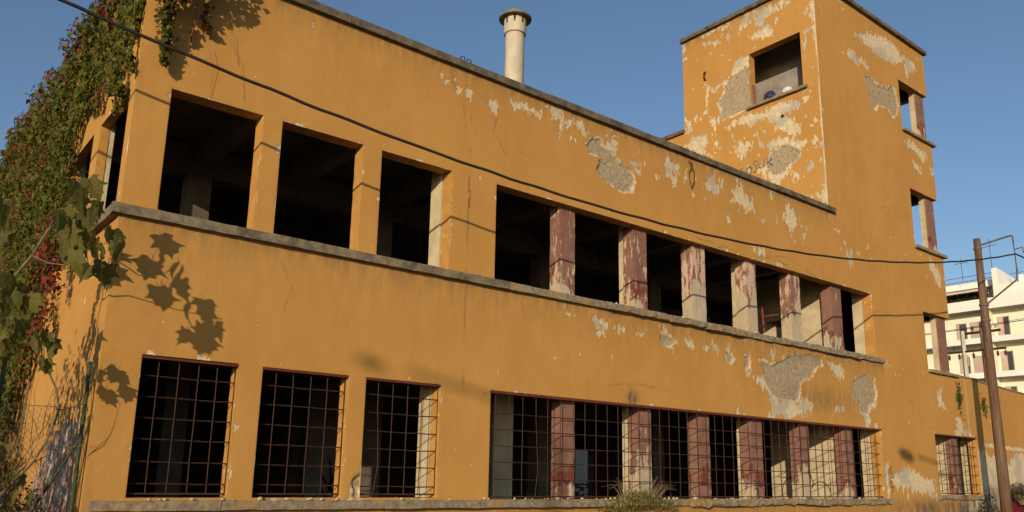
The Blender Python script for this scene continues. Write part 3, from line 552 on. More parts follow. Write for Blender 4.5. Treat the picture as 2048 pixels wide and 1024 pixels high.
# string course and sills, slab by slab
def sills(name,mat,x0,x1,y0,z0,z1,lo,hi,amp,chip,seed,step=.06,yin=-.002):
    x=x0;k=0
    while x<x1-.2:
        w=min(random.uniform(lo,hi),x1-x); 
        if x1-x-w<.35: w=x1-x
        br=1+2.4*(x>8.5)*(name=='sill_slab'); j=random.uniform(-.028,.012)*(br>1)
        rough_box(name,mat(x),BLD,x+.003,x+w-.003,y0+random.uniform(-.012,.012)*br,yin,z0+j,z1+j*.4,step,amp*br,seed+k,chip*br)
        x+=w;k+=1
random.seed(11)
sills('sill_slab',lambda x:M['concrete'] if x<5.6 else M['chipped'],-.11,20.17,-.10,4.91,5.05,1.2,2.2,.006,.10,100)
sills('sill_slab',lambda x:M['chipped'],.08,19.98,-.11,1.09,1.215,.9,1.9,.010,.16,150)
sills('sill_slab',lambda x:M['chipped'],22.75,26.15,-.10,1.20,1.315,1.2,1.9,.010,.14,200)
for k,(x,y0,y1) in enumerate(((0,.0,1.5),(0,1.503,3.1),(0,3.103,4.7))): rough_box('sill_slab',M['concrete'],BLD,-.10,-.002,y0,y1,4.91,5.05,.07,.006,220+k,.08)
for k,(a,b,c,d) in enumerate(TC): rough_box('sill_slab',M['chipped'],BLD,a-.06,24.84,-.10,.26,c-.10,c-.01,.07,.008,230+k,.10)
rough_box('sill_slab',M['chipped'],BLD,17.74,18.1,.36,2.44,12.77,12.855,.07,.01,240,.12)
# coping along the parapet, piece by piece
sills('coping_slab',lambda x:M['coping'],-.1,18.10,-.085,8.90,9.04,1.4,2.4,.004,.035,300,yin=.27)
def sidecope(x0,x1,y0,y1,z0,z1,n,seed):
    for k in range(n): a=y0+(y1-y0)*k/n; b=y0+(y1-y0)*(k+1)/n; rough_box('coping_slab',M['coping'],BLD,x0,x1,a+.003,b-.003,z0,z1,.08,.006,seed+k,.08)
sidecope(-.10,.27,.275,14,8.90,9.05,9,340)
x=17.74
for k in range(5): rough_box('coping_slab',M['coping'],BLD,x+.003,x+1.41-.003,-.11,.27,TT-.01,TT+.12,.08,.008,360+k,.1); x+=1.41
sidecope(17.74,18.1,.275,4.95,TT-.01,TT+.12,3,370); sidecope(17.76,18.1,4.91,8.0,12.83,12.95,2,375); sidecope(24.45,24.79,.275,4.9,TT-.01,TT+.12,3,378)
# wire hooks and holes left in the walls
MB().tube([(11.93,-.02,8.80),(11.95,-.05,8.72),(11.80,-.06,8.5),(11.84,-.05,8.30),(11.92,-.03,8.15),(11.99,-.05,8.32),(12.0,-.05,8.55),(11.90,-.03,8.72),(11.85,-.02,8.80)],.010,5).build('wire_loop',M['cable'],BLD)
MB().tube([(5.38,.0,9.03),(5.40,-.02,9.14),(5.47,-.02,9.15),(5.49,0,9.06),(5.55,-.02,9.13),(5.62,-.02,9.12),(5.63,0,9.03)],.012,5).build('wire_hook',M['cable'],BLD)
MB().tube([(17.86,3.98,14.38),(17.78,3.99,14.45),(17.76,3.97,14.60),(17.80,3.93,14.66)],.028,6).build('iron_hook',M['rust'],BLD)
MB().tube([(17.90,1.25,12.18),(17.835,1.25,12.18)],.05,10).build('drain_stub',M['cable'],BLD)
part('roof_stub',M['cement'],BLD,(2.0,2.1,3,3.1,7.7,9.0))
part('partition_wall',M['dim'],BLD,(5.74,6.9,6.0,6.15,.2,3.95))  # pale wall in a dim room, its shade put into the plaster colour
strokes('sprayed_tag',M['ink'],BLD,[[(6.3,1.9),(6.4,1.2)],[(6.1,1.6),(6.3,1.3),(6.5,1.65)],[(6.15,1.25),(6.25,1.05),(6.35,1.3),(6.45,1.1)]],lambda u,v:(u,5.993,v),.05)
m=MB(); rr=random.Random(21)
for k in range(260):
    lo=rr.random()<.6; x=rr.uniform(.2,19.9) if lo else rr.uniform(7.5,20); s=rr.uniform(.008,.03)*(1.4 if rr.random()<.1 else 1); y=rr.uniform(-.09,.13 if lo else .0); z=(1.222 if lo else 5.035)
    m.tube([(x,y,z),(x+rr.uniform(-.3,.3)*s,y+.2*s,z+s*rr.uniform(.7,1.5))],[s,s*.7],5)
m.build('sill_rubble',M['cream'],BLD,kind='stuff')
# ------------------------------------------------------------------ window grilles, each bar a piece
def bar_mesh(L,ax,seed,bend=0.):
    r=random.Random(seed); m=MB(); n=5; pts=[]
    for i in range(n):
        s=L*i/(n-1); w=[(r.random()-.5)*.010 for _ in (0,1)]; 
        w[0]+=bend*math.sin(math.pi*min(1,max(0,(i/(n-1)))*1.6)) if i/(n-1)<.62 else 0
        pts.append((w[0],w[1]*.6,s) if ax=='z' else (s,w[1]*.6,w[0]))
    m.tube(pts,.0090,4); me=bpy.data.meshes.new('bar'); me.from_pydata(m.v,[],m.f); me.materials.append(M['rust']); return me
def grille(x0,x1,z0,z1,y,xs,zs,bent=()):
    g=MB().box(x0,x1,y-.010,y+.010,z0-.012,z0+.012).build('window_grille',M['rust'],BLD)
    vm=[bar_mesh(z1-z0,'z',k) for k in range(3)]; hm=[bar_mesh(x1-x0,'x',k+5) for k in range(2)]; bm_=bar_mesh(z1-z0,'z',9,.07)
    for k,x in enumerate(xs):
        o=link('bar',bm_ if k in bent else vm[k%3],None,g); o.location=(x,y-.010,z0)
    for k,z in enumerate(zs):
        o=link('bar',hm[k%2],None,g); o.location=(x0,y+.008,z+random.uniform(-.008,.008))
ZS=[1.42,1.71,1.99,2.27,2.55,2.83]
grille(.50,1.81,1.30,3.06,.10,[.50+1.31*f for f in (.19,.395,.595,.79,.985)],ZS)
grille(2.15,3.54,1.30,3.06,.10,[2.15+1.39*f for f in (.18,.375,.575,.77,.98)],ZS)
grille(3.83,5.25,1.30,3.06,.09,[3.83+1.42*f for f in (.02,.19,.38,.575,.77,.985)],ZS,bent=(1,))
grille(6.28,19.80,1.265,3.05,.05,[6.44+.3045*k+random.uniform(-.02,.02) for k in range(44)],[1.55,1.84,2.12,2.40,2.69],bent=(3,24))
grille(22.95,25.84,1.37,3.08,.05,[23.2+.335*k for k in range(8)],[1.63,1.92,2.22,2.52,2.80])
# ------------------------------------------------------------------ chimney
ch=MB().lathe((9.05,3,7.7),[(.235,0),(.235,4.58)],28).build('chimney',M['cement'],BLD,smooth=True)
m=MB().lathe((9.05,3,12.27),[(.236,-.02),(.275,0),(.275,.24),(.236,.24)],28)
for k in range(8): m.lathe((9.05,3,12.51),[(.20,0),(.275,0),(.275,.22),(.20,.22),(.20,0)],5,a0=2*math.pi*k/8+.16,a1=2*math.pi*(k+1)/8-.02)
m.build('chimney_collar',M['cement'],ch); MB().lathe((9.05,3,12.27),[(.19,.2),(.19,.45)],16).build('flue_liner',M['capdark'],ch)
MB().lathe((9.05,3,12.73),[(.02,.0),(.36,-.05),(.405,-.05),(.41,-.01),(.30,.09),(.12,.17),(.10,.24),(0.001,.25)],32).build('chimney_cap',M['capdark'],ch,smooth=True)
# ------------------------------------------------------------------ writing sprayed on the walls (strokes a few mm proud)
TG=lambda u,v:(17.838,2.84-u,10.68+v)     # "1OSUK", reading left to right on the tower side wall
S=[[(.0,.18),(.12,.30),(.12,.02)],[(.40,.20),(.34,.27),(.27,.22),(.26,.1),(.33,.02),(.41,.07),(.43,.16),(.40,.24),(.36,.27)],[(.62,.36),(.55,.38),(.50,.32),(.58,.22),(.60,.12),(.54,.04),(.47,.05)],
   [(.66,.30),(.68,.14),(.74,.10),(.82,.16),(.86,.33)],[(.95,.34),(.97,.08)],[(1.10,.32),(.97,.20),(1.12,.10)]]
strokes('sprayed_letters',M['blueink'],BLD,[[(a*1.05,b) for a,b in s] for s in S],TG,.025)
strokes('sprayed_mark',M['blueink'],BLD,[[(.98,13.78),(1.0,13.95),(.93,13.80),(1.08,13.78),(1.0,13.92)]],lambda u,v:(19.062,u,v),.05)
FG=lambda u,v:(u,-.004,v)
strokes('sprayed_tag',M['ink'],BLD,[[(20.0,1.9),(20.1,2.05),(20.05,1.85),(20.2,1.95),(20.08,1.75),(20.22,1.8)],[(20.02,1.65),(20.15,1.7),(20.05,1.5),(20.2,1.55),(20.1,1.38)],[(20.2,2.1),(20.12,1.98)]],FG,.02)
arc=lambda cx,cy,r,a0,a1,n=14:[(cx+r*math.cos(a0+(a1-a0)*k/n),cy+r*math.sin(a0+(a1-a0)*k/n)) for k in range(n+1)]
strokes('sprayed_tag',M['ink'],BLD,[arc(1.75,1.35,.42,-.5,2.6),arc(1.55,1.9,.22,-.3,3.4),arc(1.0,1.35,.28,.2,3.1),[(2.3,1.75),(1.9,1.72),(1.7,1.78)],[(1.3,1.9),(1.2,1.6),(1.35,1.3),(1.2,1.1)]],lambda u,v:(18.232,u,v),.022)
strokes('sprayed_tag',M['ink'],BLD,[[(14.12,1.7),(14.18,1.3)],[(14.02,1.62),(14.25,1.58)],[(14.05,1.45),(14.2,1.42),(14.1,1.3)]],lambda u,v:(u,.135,v),.015)
# ------------------------------------------------------------------ things left inside
def rusty_frame(loc,rot,label,kind):
    e=empty('rusty_frame',label,'metal frame',loc); e.rotation_euler=rot
    if kind=='rack':
        MB().tube([(-.35,0,0),(-.22,0,.95),(.34,0,1.0),(.42,0,.05)],.028,6).build('front_frame',M['framerust'],e); MB().tube([(-.35,.5,0),(-.22,.5,.95),(.34,.5,1.0),(.42,.5,.05)],.028,6).build('back_frame',M['framerust'],e)
        for k in range(4): MB().tube([(-.3+.19*k,0,.1),(-.1+.19*k,.5,.62)],.026,5).build('slat',M['framerust'],e)
        for k in range(3): MB().tube([(-.33+.02*k,.02,.2+.2*k),(.38-.02*k,.48,.2+.2*k)],.024,5).build('cross_rod',M['framerust'],e)
    else:
        MB().tube([(-.5,0,1.0),(.5,0,.85),(.5,.6,.85),(-.5,.6,1.0),(-.5,0,1.0)],.022,6).build('top_frame',M['framerust'],e); m=MB().box(-.4,.45,.05,.55,.86,.875); m.build('sheet_panel',M['rust'],e)
        for x0,x1 in ((-.48,-.5),(-.1,.42),(.0,.5)): MB().tube([(x0,.02,.92),(x1,.0,0)],.018,6).build('leg',M['framerust'],e)
        MB().tube([(-.5,0,1.0),(-.48,0,1.75),(.5,.3,1.55)],.02,6).build('upright',M['framerust'],e)
part('low_wall',M['cream'],BLD,(15.2,16.9,1.75,1.87,4.26,5.62)); part('rubble_heap',M['shadedark'],BLD,(14.6,18.1,.5,3,4.26,4.98))
rusty_frame((15.3,.75,4.99),(0,.0,.1),'rust-red slatted metal frame behind the upper window band near its right end','rack')
rusty_frame((17.2,.95,4.99),(0,0,.2),'rusty folding table frame leaning against the pale wall in the upper window','table')
def crumpled(name,mat,c,r,seed,label,cat):
    m=MB(); n=10; V=[];F=[]; rr=random.Random(seed)
    for i in range(n+1):
        for k in range(n*2): 
            th=math.pi*i/n;ph=math.pi*k/n; q=1+.35*(rr.random()-.5); V.append((c[0]+r[0]*q*math.sin(th)*math.cos(ph),c[1]+r[1]*q*math.sin(th)*math.sin(ph),c[2]+r[2]*q*math.cos(th)))
    for i in range(n):
        for k in range(2*n): F.append((i*2*n+k,i*2*n+(k+1)%(2*n),(i+1)*2*n+(k+1)%(2*n),(i+1)*2*n+k))
    return m.add(V,F).build(name,mat,None,label=label,cat=cat)
crumpled('plastic_bag',M['bluebag'],(17.98,1.72,13.01),(.13,.2,.17),3,'dark blue crumpled bag on the sill of the tower window','bag')
crumpled('plastic_bag',M['whitebag'],(17.98,1.12,12.97),(.11,.17,.13),4,'small white crumpled bag on the sill of the tower window','bag')
# ------------------------------------------------------------------ yard behind the doorway
yw=empty('yard_wall','pale blue washed wall seen in shade through the ground floor doorway','wall',(24.5,17,0))
MB().box(-8,8,0,.25,0,4.2).build('wall_face',M['yard'],yw); r=random.Random(5)
Sg=[[(-1.0+2.2*r.random(),.2+1.2*r.random()) for _ in range(5)] for _ in range(7)]
strokes('sprayed_tag',M['ink'],yw,[[(a+.2,b) for a,b in s] for s in Sg],lambda u,v:(u,-.006,v),.05)
# ------------------------------------------------------------------ wall running on to the right
bw=empty('boundary_wall','long low ochre yard wall with peeling whitewashed foot beyond the utility pole','wall',(26.3,0,0))
def wear_b(u,v):
    f=2.6-v+1.0*(fbm(u*2.2,v*1.2,31)-.5); f2=.06-np.abs(v-2.95+.1*fbm(u*2,v*0,81))+.1*(fbm(u*8,v*8,82)-.5)
    f=np.maximum(f*.4,f2); f=np.maximum(f,(fbm(u*8,v*5,83,5)-.78)*.35)
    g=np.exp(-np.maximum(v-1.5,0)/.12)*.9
    return np.stack([sstep(-.014,.014,f),0*u,np.clip(g,0,1)],1),.012*(fbm(u*.9,v*.9,52,3)-.5)
def bw3(u,v,d):
    top=4.93-.035*(u-26.3); return np.stack([u-26.3,d,v*top/4.93],1)
skin('wall_face',M['wall'],bw,26.303,44,0,4.93,[],.045,bw3,wear=wear_b)
m=MB()
for k in range(8):
    a,b=2.2*k+.005,2.2*k+2.19; za,zb=4.93-.035*a,4.93-.035*b
    m=MB().add([(a,-.03,za),(b,-.03,zb),(b,.3,zb),(a,.3,za),(a,-.03,za+.05),(b,-.03,zb+.05),(b,.3,zb+.05),(a,.3,za+.05)],[(0,3,2,1),(4,5,6,7),(0,1,5,4),(1,2,6,5),(2,3,7,6),(3,0,4,7)]); m.build('coping_slab',M['chipped'],bw)
m=MB().add([(.01,.2,0),(17.7,.2,0),(17.7,.2,4.31),(.01,.2,4.925)],[(3,2,1,0)]).build('wall_back',M['shadedark'],bw)
rough_box('painted_band',M['redpaint'],bw,1.35,6.0,-.03,-.004,.5,1.48,.1,.006,77,.05)
rough_box('coping_slab',M['chipped'],BLD,24.70,26.29,-.03,.3,4.975,5.03,.08,.008,390,.08)
# ------------------------------------------------------------------ utility pole with bracket, cable
pl=empty('utility_pole','tall weathered wooden utility pole with a steel bracket standing before the wall','utility pole',(24.6,-1.12,0))
MB().tube([(0,0,-.3),(0.01,0,2),(0,.005,5),(0,0,9.22)],[.165,.152,.128,.10],14).build('pole_shaft',M['wood'],pl,smooth=True)
MB().tube([(0,-.08,9.0),(0,-.98,9.12),(0,-1.02,9.10),(0,-1.04,8.0),(0,-1.0,7.72),(0,-.12,7.12)],.028,6).build('bracket',M['galv'],pl)
MB().tube([(0,-1.02,8.66),(0,-1.26,8.69),(0,-1.27,8.5)],.018,6).build('hook_arm',M['galv'],pl)
for z in (8.9,7.08,6.6): MB().lathe((0,0,z),[(.118 if z>8 else .132,-.03),(.124 if z>8 else .14,-.03),(.124 if z>8 else .14,.03),(.118 if z>8 else .132,.03)],16).build('steel_band',M['galv'],pl)
cb=MB(); rr=random.Random(2); pts=[]
for k in range(161):
    x=-14+38.6*k/160; y=-1.06-1.10*(x+1.3)/25.9; z=.00816406*x*x-.13590083*x+6.9225; pts.append((x,y+.006*math.sin(x*7),z+.006*math.sin(x*5.3)))
tag(cb.tube(pts,.023,7).build('overhead_cable',M['cable'],None,smooth=True),'thick black cable sagging across the ochre wall to the pole bracket','cable')
MB().tube([(24.6,-2.17,8.52),(25.2,-2.3,8.42),(26.6,-2.6,8.0),(30,-3.4,7.4),(36,-4.5,7.5)],.022,6).build('overhead_cable',M['cable'],None,label='black cable dropping away from the bracket to the right edge',cat='cable')
# distant poles behind the wall
hp=empty('utility_pole','squat concrete pole carrying a long crossarm of insulators behind the yard wall','utility pole',(42,6.72,0))
MB().tube([(0,0,-.2),(0,0,9.4)],[.16,.115],4).build('pole_shaft',M['cement'],hp)
MB().box(-.05,.05,-2.0,.95,8.28,8.38).build('crossarm',M['rust'],hp)
def insul(p,y,z,parent,flip=1):
    MB().lathe((0,y,z),[(.02,0),(.02,.06*flip),(.075,.08*flip),(.05,.12*flip),(.08,.15*flip),(.05,.19*flip),(.07,.22*flip),(.01,.26*flip)],8).build('insulator',M['insul'] if flip<0 or y>0 else M['porcelain'],parent)
for y in (.75,.25,-.45,-.95,-1.6,-1.95): insul(0,y,8.28,hp,-1.3)
insul(0,.45,8.38,hp,1.2)
sp=empty('utility_pole','slim rust-brown pole with a short crossarm half hidden behind the wooden pole','utility pole',(42.5,5.98,0))
MB().tube([(0,0,-.2),(0,0,9.5)],[.12,.085],8).build('pole_shaft',M['wood'],sp); MB().box(-.06,.06,-.9,.85,9.28,9.4).build('crossarm',M['rust'],sp)
for y in (.75,.42,-.45,-.7): insul(0,y,9.4,sp,1.1)
for k,(dy,z) in enumerate(((.72,9.65),(.42,9.66),(-.45,9.64),(-.72,9.63))):
    n=14; pts=[(42.5+(i-n/2)*1.1*(-.25),5.98+dy+(i-n/2)*1.4*-1,z+.0016*((i-n/2)*1.4)**2-.0*i) for i in range(n+1)]
    MB().tube(pts,.011,4).build('power_line',M['cable'],None,label='thin power line strung between the poles behind the wall',cat='power line',group='thin power lines behind the yard wall')
# ------------------------------------------------------------------ apartment block in the distance
AP=empty('apartment_building','cream and white apartment block with long balconies behind the yard wall','building',(75,14,0))
FX=1.25
part('wall',M['cream2'],AP,(FX,14,-6,26,0,17.3)); part('wall',M['white'],AP,(FX+.3,13,3.4,26,17.3,19.9)); 
part('rooftop_block',M['white'],AP,(.4,14,-9,3.38,17.9,19.0))
m=MB().add([(.4,3.36,19.0),(.4,2.9,19.0),(14,2.9,19.0),(14,3.36,19.0),(.4,3.36,20.6),(.4,2.9,20.6),(14,2.9,19.2),(14,3.36,19.2)],[(0,3,2,1),(4,5,6,7),(0,1,5,4),(1,2,6,5),(2,3,7,6),(3,0,4,7)]); m.build('gable_wall',M['white'],AP)
part('chimney_stub',M['white'],AP,(5.0,5.4,2.4,2.8,19.0,20.7))
for k,zb in enumerate((16.95,13.95,10.85,7.75,4.65)):
    b=part('balcony',M['white'],AP,(0,.12,-6,3.9,zb,zb+.5),(0,.12,4.25,26,zb,zb+.5)) if k else part('balcony',M['white'],AP,(0,.12,-6,26,zb,zb+.95))
    part('balcony_slab',M['greyband'],b,(.12,FX,-6,26,zb-.02,zb+.14))
    part('divider',M['cream2'],b,(.14,FX,3.9,4.2,zb-2.9,zb-.02))
def door(y0,y1,z0,z1,lit=.45):
    w=part('balcony_door',M['greyband'],AP,(FX-.06,FX-.012,y0-.06,y0,z0,z1),(FX-.06,FX-.012,y1,y1+.06,z0,z1),(FX-.06,FX-.012,y0-.06,y1+.06,z1,z1+.07))
    part('pane',M['glass'],w,(FX-.03,FX-.01,y0,y0+(y1-y0)*(1-lit),z0,z1)); part('lit_panel',M['sunlit_panel'],w,(FX-.055,FX-.02,y0+(y1-y0)*(1-lit),y1,z0,z1))  # sunlit and shadowed halves of the recess put into panel colours
for zb in (13.95,10.85,7.75,4.65):
    for y0,y1,l in ((2.7,3.6,.5),(-.6,.3,.5),(-3.5,-2.6,.4)): door(y0,y1,zb+.15,zb+2.3,l)
for zb in (13.95,10.85,7.75): door(6.3,7.1,zb+.15,zb+2.1,.25); door(4.9,5.9,zb+.15,zb+2.1,.7)
w=part('kitchen_window',M['greyband'],AP,(FX-.05,FX-.012,6.35,6.45,12.2,13.2)); part('pane',M['glass'],w,(FX-.03,FX-.01,6.45,7.0,12.2,13.2))
aw=MB().add([(FX+.3,3.7,19.3),(FX+.3,12,19.3),(-.2,12,18.85),(-.2,3.7,18.85),(-.2,12,18.6),(-.2,3.7,18.6)],[(0,1,2,3),(3,2,4,5)]).build('awning',M['awning'],AP)
MB().tube([(-.2,3.7,18.86),(-.2,12,18.86)],.05,6).build('awning_rail',M['galv'],aw); MB().tube([(-.2,3.8,18.86),(FX+.3,3.8,18.0)],.04,5).build('awning_arm',M['galv'],aw)
MB().tube([(FX,3.4,20.4),(FX,26,20.4)],.03,5).build('roof_rail',M['galv'],AP); MB().tube([(FX,3.4,19.98),(FX,26,19.98)],.03,5).build('roof_rail',M['galv'],AP)
n=900; C=np.stack([75+FX-.35+RNG.uniform(-.25,.2,n),14+RNG.uniform(4.0,12,n),17.9+RNG.uniform(0,.75,n)],1)
leaves('planter_hedge',M['shrub'],None,C,RNG.normal(0,1,(n,3))+[-1,0,.3],RNG.uniform(.2,.34,n),np.array([.04,.045,.015])*RNG.uniform(.6,1.3,(n,1)),label='dark hedge planted along the top balcony under the awning',cat='hedge',kind=None)
for k,(y,h,lab) in enumerate(((17.35,3.4,'tall television aerial on the far roof beside the gable wall'),(15.9,1.5,'short television aerial on the far roof right of the gable'),(19.9,2.0,'pale television aerial on the far roof next to the yellow tower'))):
    a=empty('television_aerial',lab,'aerial',(75.6 if k!=1 else 77,y,20.0 if k!=1 else 19.0)); MB().tube([(0,0,-.1),(0,0,h)],.028,5).build('mast',M['galv'],a)
    MB().tube([(-.1,-.6,h*.8),(.1,.6,h*.8)],.02,4).build('boom',M['galv'],a); m=MB()
    for i in range(5): m.tube([(-.25,-.5+.25*i,h*.8),(.25,-.5+.25*i,h*.8)],.012,4)
    m.build('elements',M['galv'],a)
# ------------------------------------------------------------------ creeper on the side wall
IV=empty('creeper','green and red creeper smothering the side wall and parapet','climbing plant',(0,0,0))
IP=[(-.05,9.4),(-.05,8.3),(.0,7.6),(.5,7.45),(.75,7.2),(1.4,7.25),(1.9,7.05),(2.9,7.25),(3.3,6.8),(3.25,6.1),(3.5,5.9),(3.6,5.1),(4.4,4.76),(4.15,3.6),(4.9,3.1),(5.1,2.2),(6.4,1.9),(6.5,0.2),(14.2,.2),(14.2,9.9),(5,9.7)]
def cloud(n,ulo,uhi,vlo,vhi,P,soft):
    u=RNG.uniform(ulo,uhi,n);v=RNG.uniform(vlo,vhi,n); k=poly_sd(u,v,P)+soft*(fbm(u*3,v*3,91)-.55)>0
    return u[k],v[k]
def ivy_col(y,z,red0):
    n=len(y); g=np.array([.056,.074,.010])*RNG.uniform(.55,1.35,(n,1)); ol=np.array([.115,.095,.014])*RNG.uniform(.7,1.2,(n,1)); rd=np.array([.15,.024,.020])*RNG.uniform(.6,1.3,(n,1)); 
    a=fbm(y*1.1,z*1.1,95); pr=np.clip(.12+red0+1.9*(a-.60),0,.85); t=np.where((RNG.random(n)<.38)[:,None],ol,g); return np.where((RNG.random(n)<pr)[:,None],rd,t)
y,z=cloud(82000,-.1,14.2,.2,9.9,IP,.55)
k=(y<6)|(RNG.random(len(y))<.62); y,z=y[k],z[k]
k=(fbm(y*2.6,z*2.6,97,3)>.36)|(RNG.random(len(y))<.35); y,z=y[k],z[k]
th=.06+.12*sstep(4.5,2.5,z)*sstep(3.5,5,y)+.11*sstep(.2,3.,y)+.16*sstep(3,7.5,y)+.70*np.clip(fbm(y*1.7,z*1.7,92,3)-.44,0,1)*sstep(-.1,1.8,y)
x=-th*RNG.random(len(y))**.45-.01; top=z>9.02; x=np.where(top,x+RNG.uniform(0,.35,len(y)),x); z=np.where(top,9.02+(z-9.02)*.8*fbm(y*2,y*0,93),z)
N=np.stack([-1+RNG.normal(0,.45,len(y)),-.25+RNG.normal(0,.55,len(y)),.35+RNG.normal(0,.45,len(y))],1)
edge=np.clip(1-poly_sd(y,z,IP)/.8,0,1)
leaves('foliage',M['ivy'],IV,np.stack([x,y,z],1),N,np.where(RNG.random(len(y))<.25,1.45,1.)*RNG.uniform(.050,.10,len(y))*(1+.35*sstep(6,12,y)),ivy_col(y,z,.22*sstep(8.0,9.1,z)+.22*edge*(z>5)))
def strand(name,path,rad,n,red,size=(.06,.11)):
    P=np.array(path); t=RNG.random(n)*(len(P)-1); i=np.minimum(t.astype(int),len(P)-2); f=(t-i)[:,None]
    C=P[i]*(1-f)+P[i+1]*f; R=np.interp(t,range(len(P)),rad)[:,None]; C=C+RNG.normal(0,1,(n,3))*R*[.6,.6,.5]
    leaves(name,M['ivy'],IV,C,RNG.normal(0,.6,(n,3))+[-.7,-.5,.4],RNG.uniform(*size,n),ivy_col(C[:,0]*1.+C[:,1],C[:,2],red))
    MB().tube(path,.006,4).build('stem',M['bark'],IV)
strand('hanging_shoot',[(.22,-.22,9.2),(.20,-.24,8.3),(.23,-.22,7.9),(.27,-.16,7.5),(.29,-.14,7.12)],[.16,.13,.11,.07,.03],520,.6)
strand('hanging_shoot',[(.45,-.3,9.2),(.40,-.36,8.5),(.36,-.34,8.05)],[.2,.16,.08],260,.5)
strand('hanging_shoot',[(.85,-.25,9.1),(.80,-.2,8.5),(.78,-.12,8.05),(.86,-.1,7.85)],[.12,.07,.05,.03],60,.9)
strand('hanging_shoot',[(.62,-.2,8.6),(.64,-.12,7.9),(.61,-.08,7.62)],[.05,.03,.02],16,.9)
strand('hanging_shoot',[(-.14,.12,8.6),(-.12,.1,7.7),(-.10,.06,7.2),(-.08,.0,6.95)],[.10,.07,.05,.03],130,.3)
strand('hanging_shoot',[(-.13,.5,7.7),(-.13,.42,7.1),(-.12,.36,6.75),(-.12,.33,6.45)],[.14,.1,.08,.05],190,.25)
strand('hanging_shoot',[(-.2,3.3,5.6),(-.3,2.8,5.1),(-.35,2.4,4.75),(-.3,2.3,4.2)],[.25,.24,.2,.12],420,.55)
strand('hanging_shoot',[(-.2,3.9,4.4),(-.3,3.2,4.0),(-.3,3.0,3.7)],[.22,.2,.12],200,.75)
for k in range(5): strand('hanging_shoot',[(.15+.15*k,-.5,9.3),(.13+.17*k,-.48,8.7),(.16+.19*k,-.42,8.18+.06*k)],[.16,.10,.04],75,.5)
for (x0,y0,z0,x1,z1) in ((.9,-.08,8.2,1.35,7.55),(1.0,-.05,8.0,1.5,7.0),(.8,-.05,7.7,1.0,6.9)): MB().tube([(x0,y0-.1,z0),((x0+x1)/2+.1,-.06,(z0+z1)/2+.1),(x1,-.02,z1)],.0025,4).build('stem',M['bark'],IV)
for k in range(9):
    a=5+k*.9; MB().tube([(-.08,a,.2),(-.06,a-.3,3),(-.10,a+.2,6),(-.12,a,8.8)],[.03,.022,.016,.01],5).build('stem',M['bark'],IV)
# ------------------------------------------------------------------ broad-leaved branches before the corner
def leaf_mesh(seed):
    r=random.Random(seed); half=[(.0,.02),(.17,.13),(.36,.06),(.30,-.14),(.40,-.26),(.52,-.44),(.33,-.44),(.26,-.58),(.27,-.72),(.10,-.80)]
    out=[(x*r.uniform(.85,1.15),y+r.uniform(-.04,.04)) for x,y in half]+[(r.uniform(-.05,.05),-1.03)]+[(-x*r.uniform(.8,1.15),y+r.uniform(-.04,.04)) for x,y in reversed(half[1:])]
    cur=r.uniform(.15,.55); fold=r.uniform(.1,.55); tw=r.uniform(-.25,.25); f=lambda x,y:(x,y,fold*abs(x)-cur*y*y-.5*abs(x)**2*1.2+tw*x*y+r.uniform(-.012,.012))
    n=len(out); V=[f(0,-.32)]; F=[]
    for q in (.5,1.): V+=[f(x*q,-.32+(y+.32)*q) for x,y in out]
    for k in range(n): a=1+k; c=1+(k+1)%n; F+=[(0,a,c),(a,a+n,c+n,c)]
    m=MB().add(V,F); m.tube([(0,.02,0),(.03,.12,.06),(.02,.30,.16)],.010,4)
    me=bpy.data.meshes.new('leaf'); me.from_pydata(m.v,[],m.f); me.materials.append(M['bigleaf']); me.update(); return me
LM=[leaf_mesh(k) for k in range(5)]
BL=empty('broad_leaf_plant','branchy plant with large drooping lobed leaves in front of the building corner','plant',(-1,-1,0))
def put_leaf(p,s,r,face=None):
    o=link('leaf',LM[r.randrange(5)],None,BL); az=r.uniform(0,2*math.pi); n=Vector((math.cos(az)-.25,math.sin(az)-.25,r.uniform(.05,.65))); n.normalize()
    tip=Vector((r.uniform(-.5,.7),r.uniform(-.5,.5),-1)); tip=(tip-tip.dot(n)*n).normalized(); x=(-tip).cross(n).normalized()
    mw=Matrix((( x.x,-tip.x,n.x,0),(x.y,-tip.y,n.y,0),(x.z,-tip.z,n.z,0),(0,0,0,1)))@Matrix.Scale(s,4)
    mw.translation=Vector(p)-Vector(BL.location)-tip*s*.45; o.matrix_local=mw
r=random.Random(8)
for grp,s0,s1 in ((LG,.26,.34),(LA,.23,.32),(LB,.22,.30),(LC,.17,.23),(LD,.20,.30),(LE,.22,.32),(LF,.14,.2)):
    for p in grp: put_leaf(p,r.uniform(s0,s1),r)
for k in range(22): put_leaf((r.uniform(-1.5,-1.0),r.uniform(-.5,.2),r.uniform(2.2,4.4)),r.uniform(.2,.30),r)
rel=lambda P:[tuple(Vector(p)-Vector((-1,-1,0))) for p in P]
for path,ra in (([(-1.55,-.45,-.1),(-1.58,-.4,1.8),(-1.60,-.35,3.0)]+BR1+[(-.85,-.45,4.45)],(.05,.04,.03,.022,.02,.018,.016,.012,.008)),
    ([BR1[2]]+BRB,(.014,.012,.010,.009,.007,.006,.004)),([BR1[3]]+BRA,(.012,.010,.008,.006,.004)),
    ([(-1.0,-.2,-.1)]+BST,(.02,.018,.016,.014,.012,.011,.010,.009,.007)),([BST[5],(-.70,-.45,2.85),(-.76,-.68,3.0)],(.007,.006,.004))):
    MB().tube(rel(path),list(ra),6).build('branch',M['bark'],BL,smooth=True)
r2=random.Random(12)
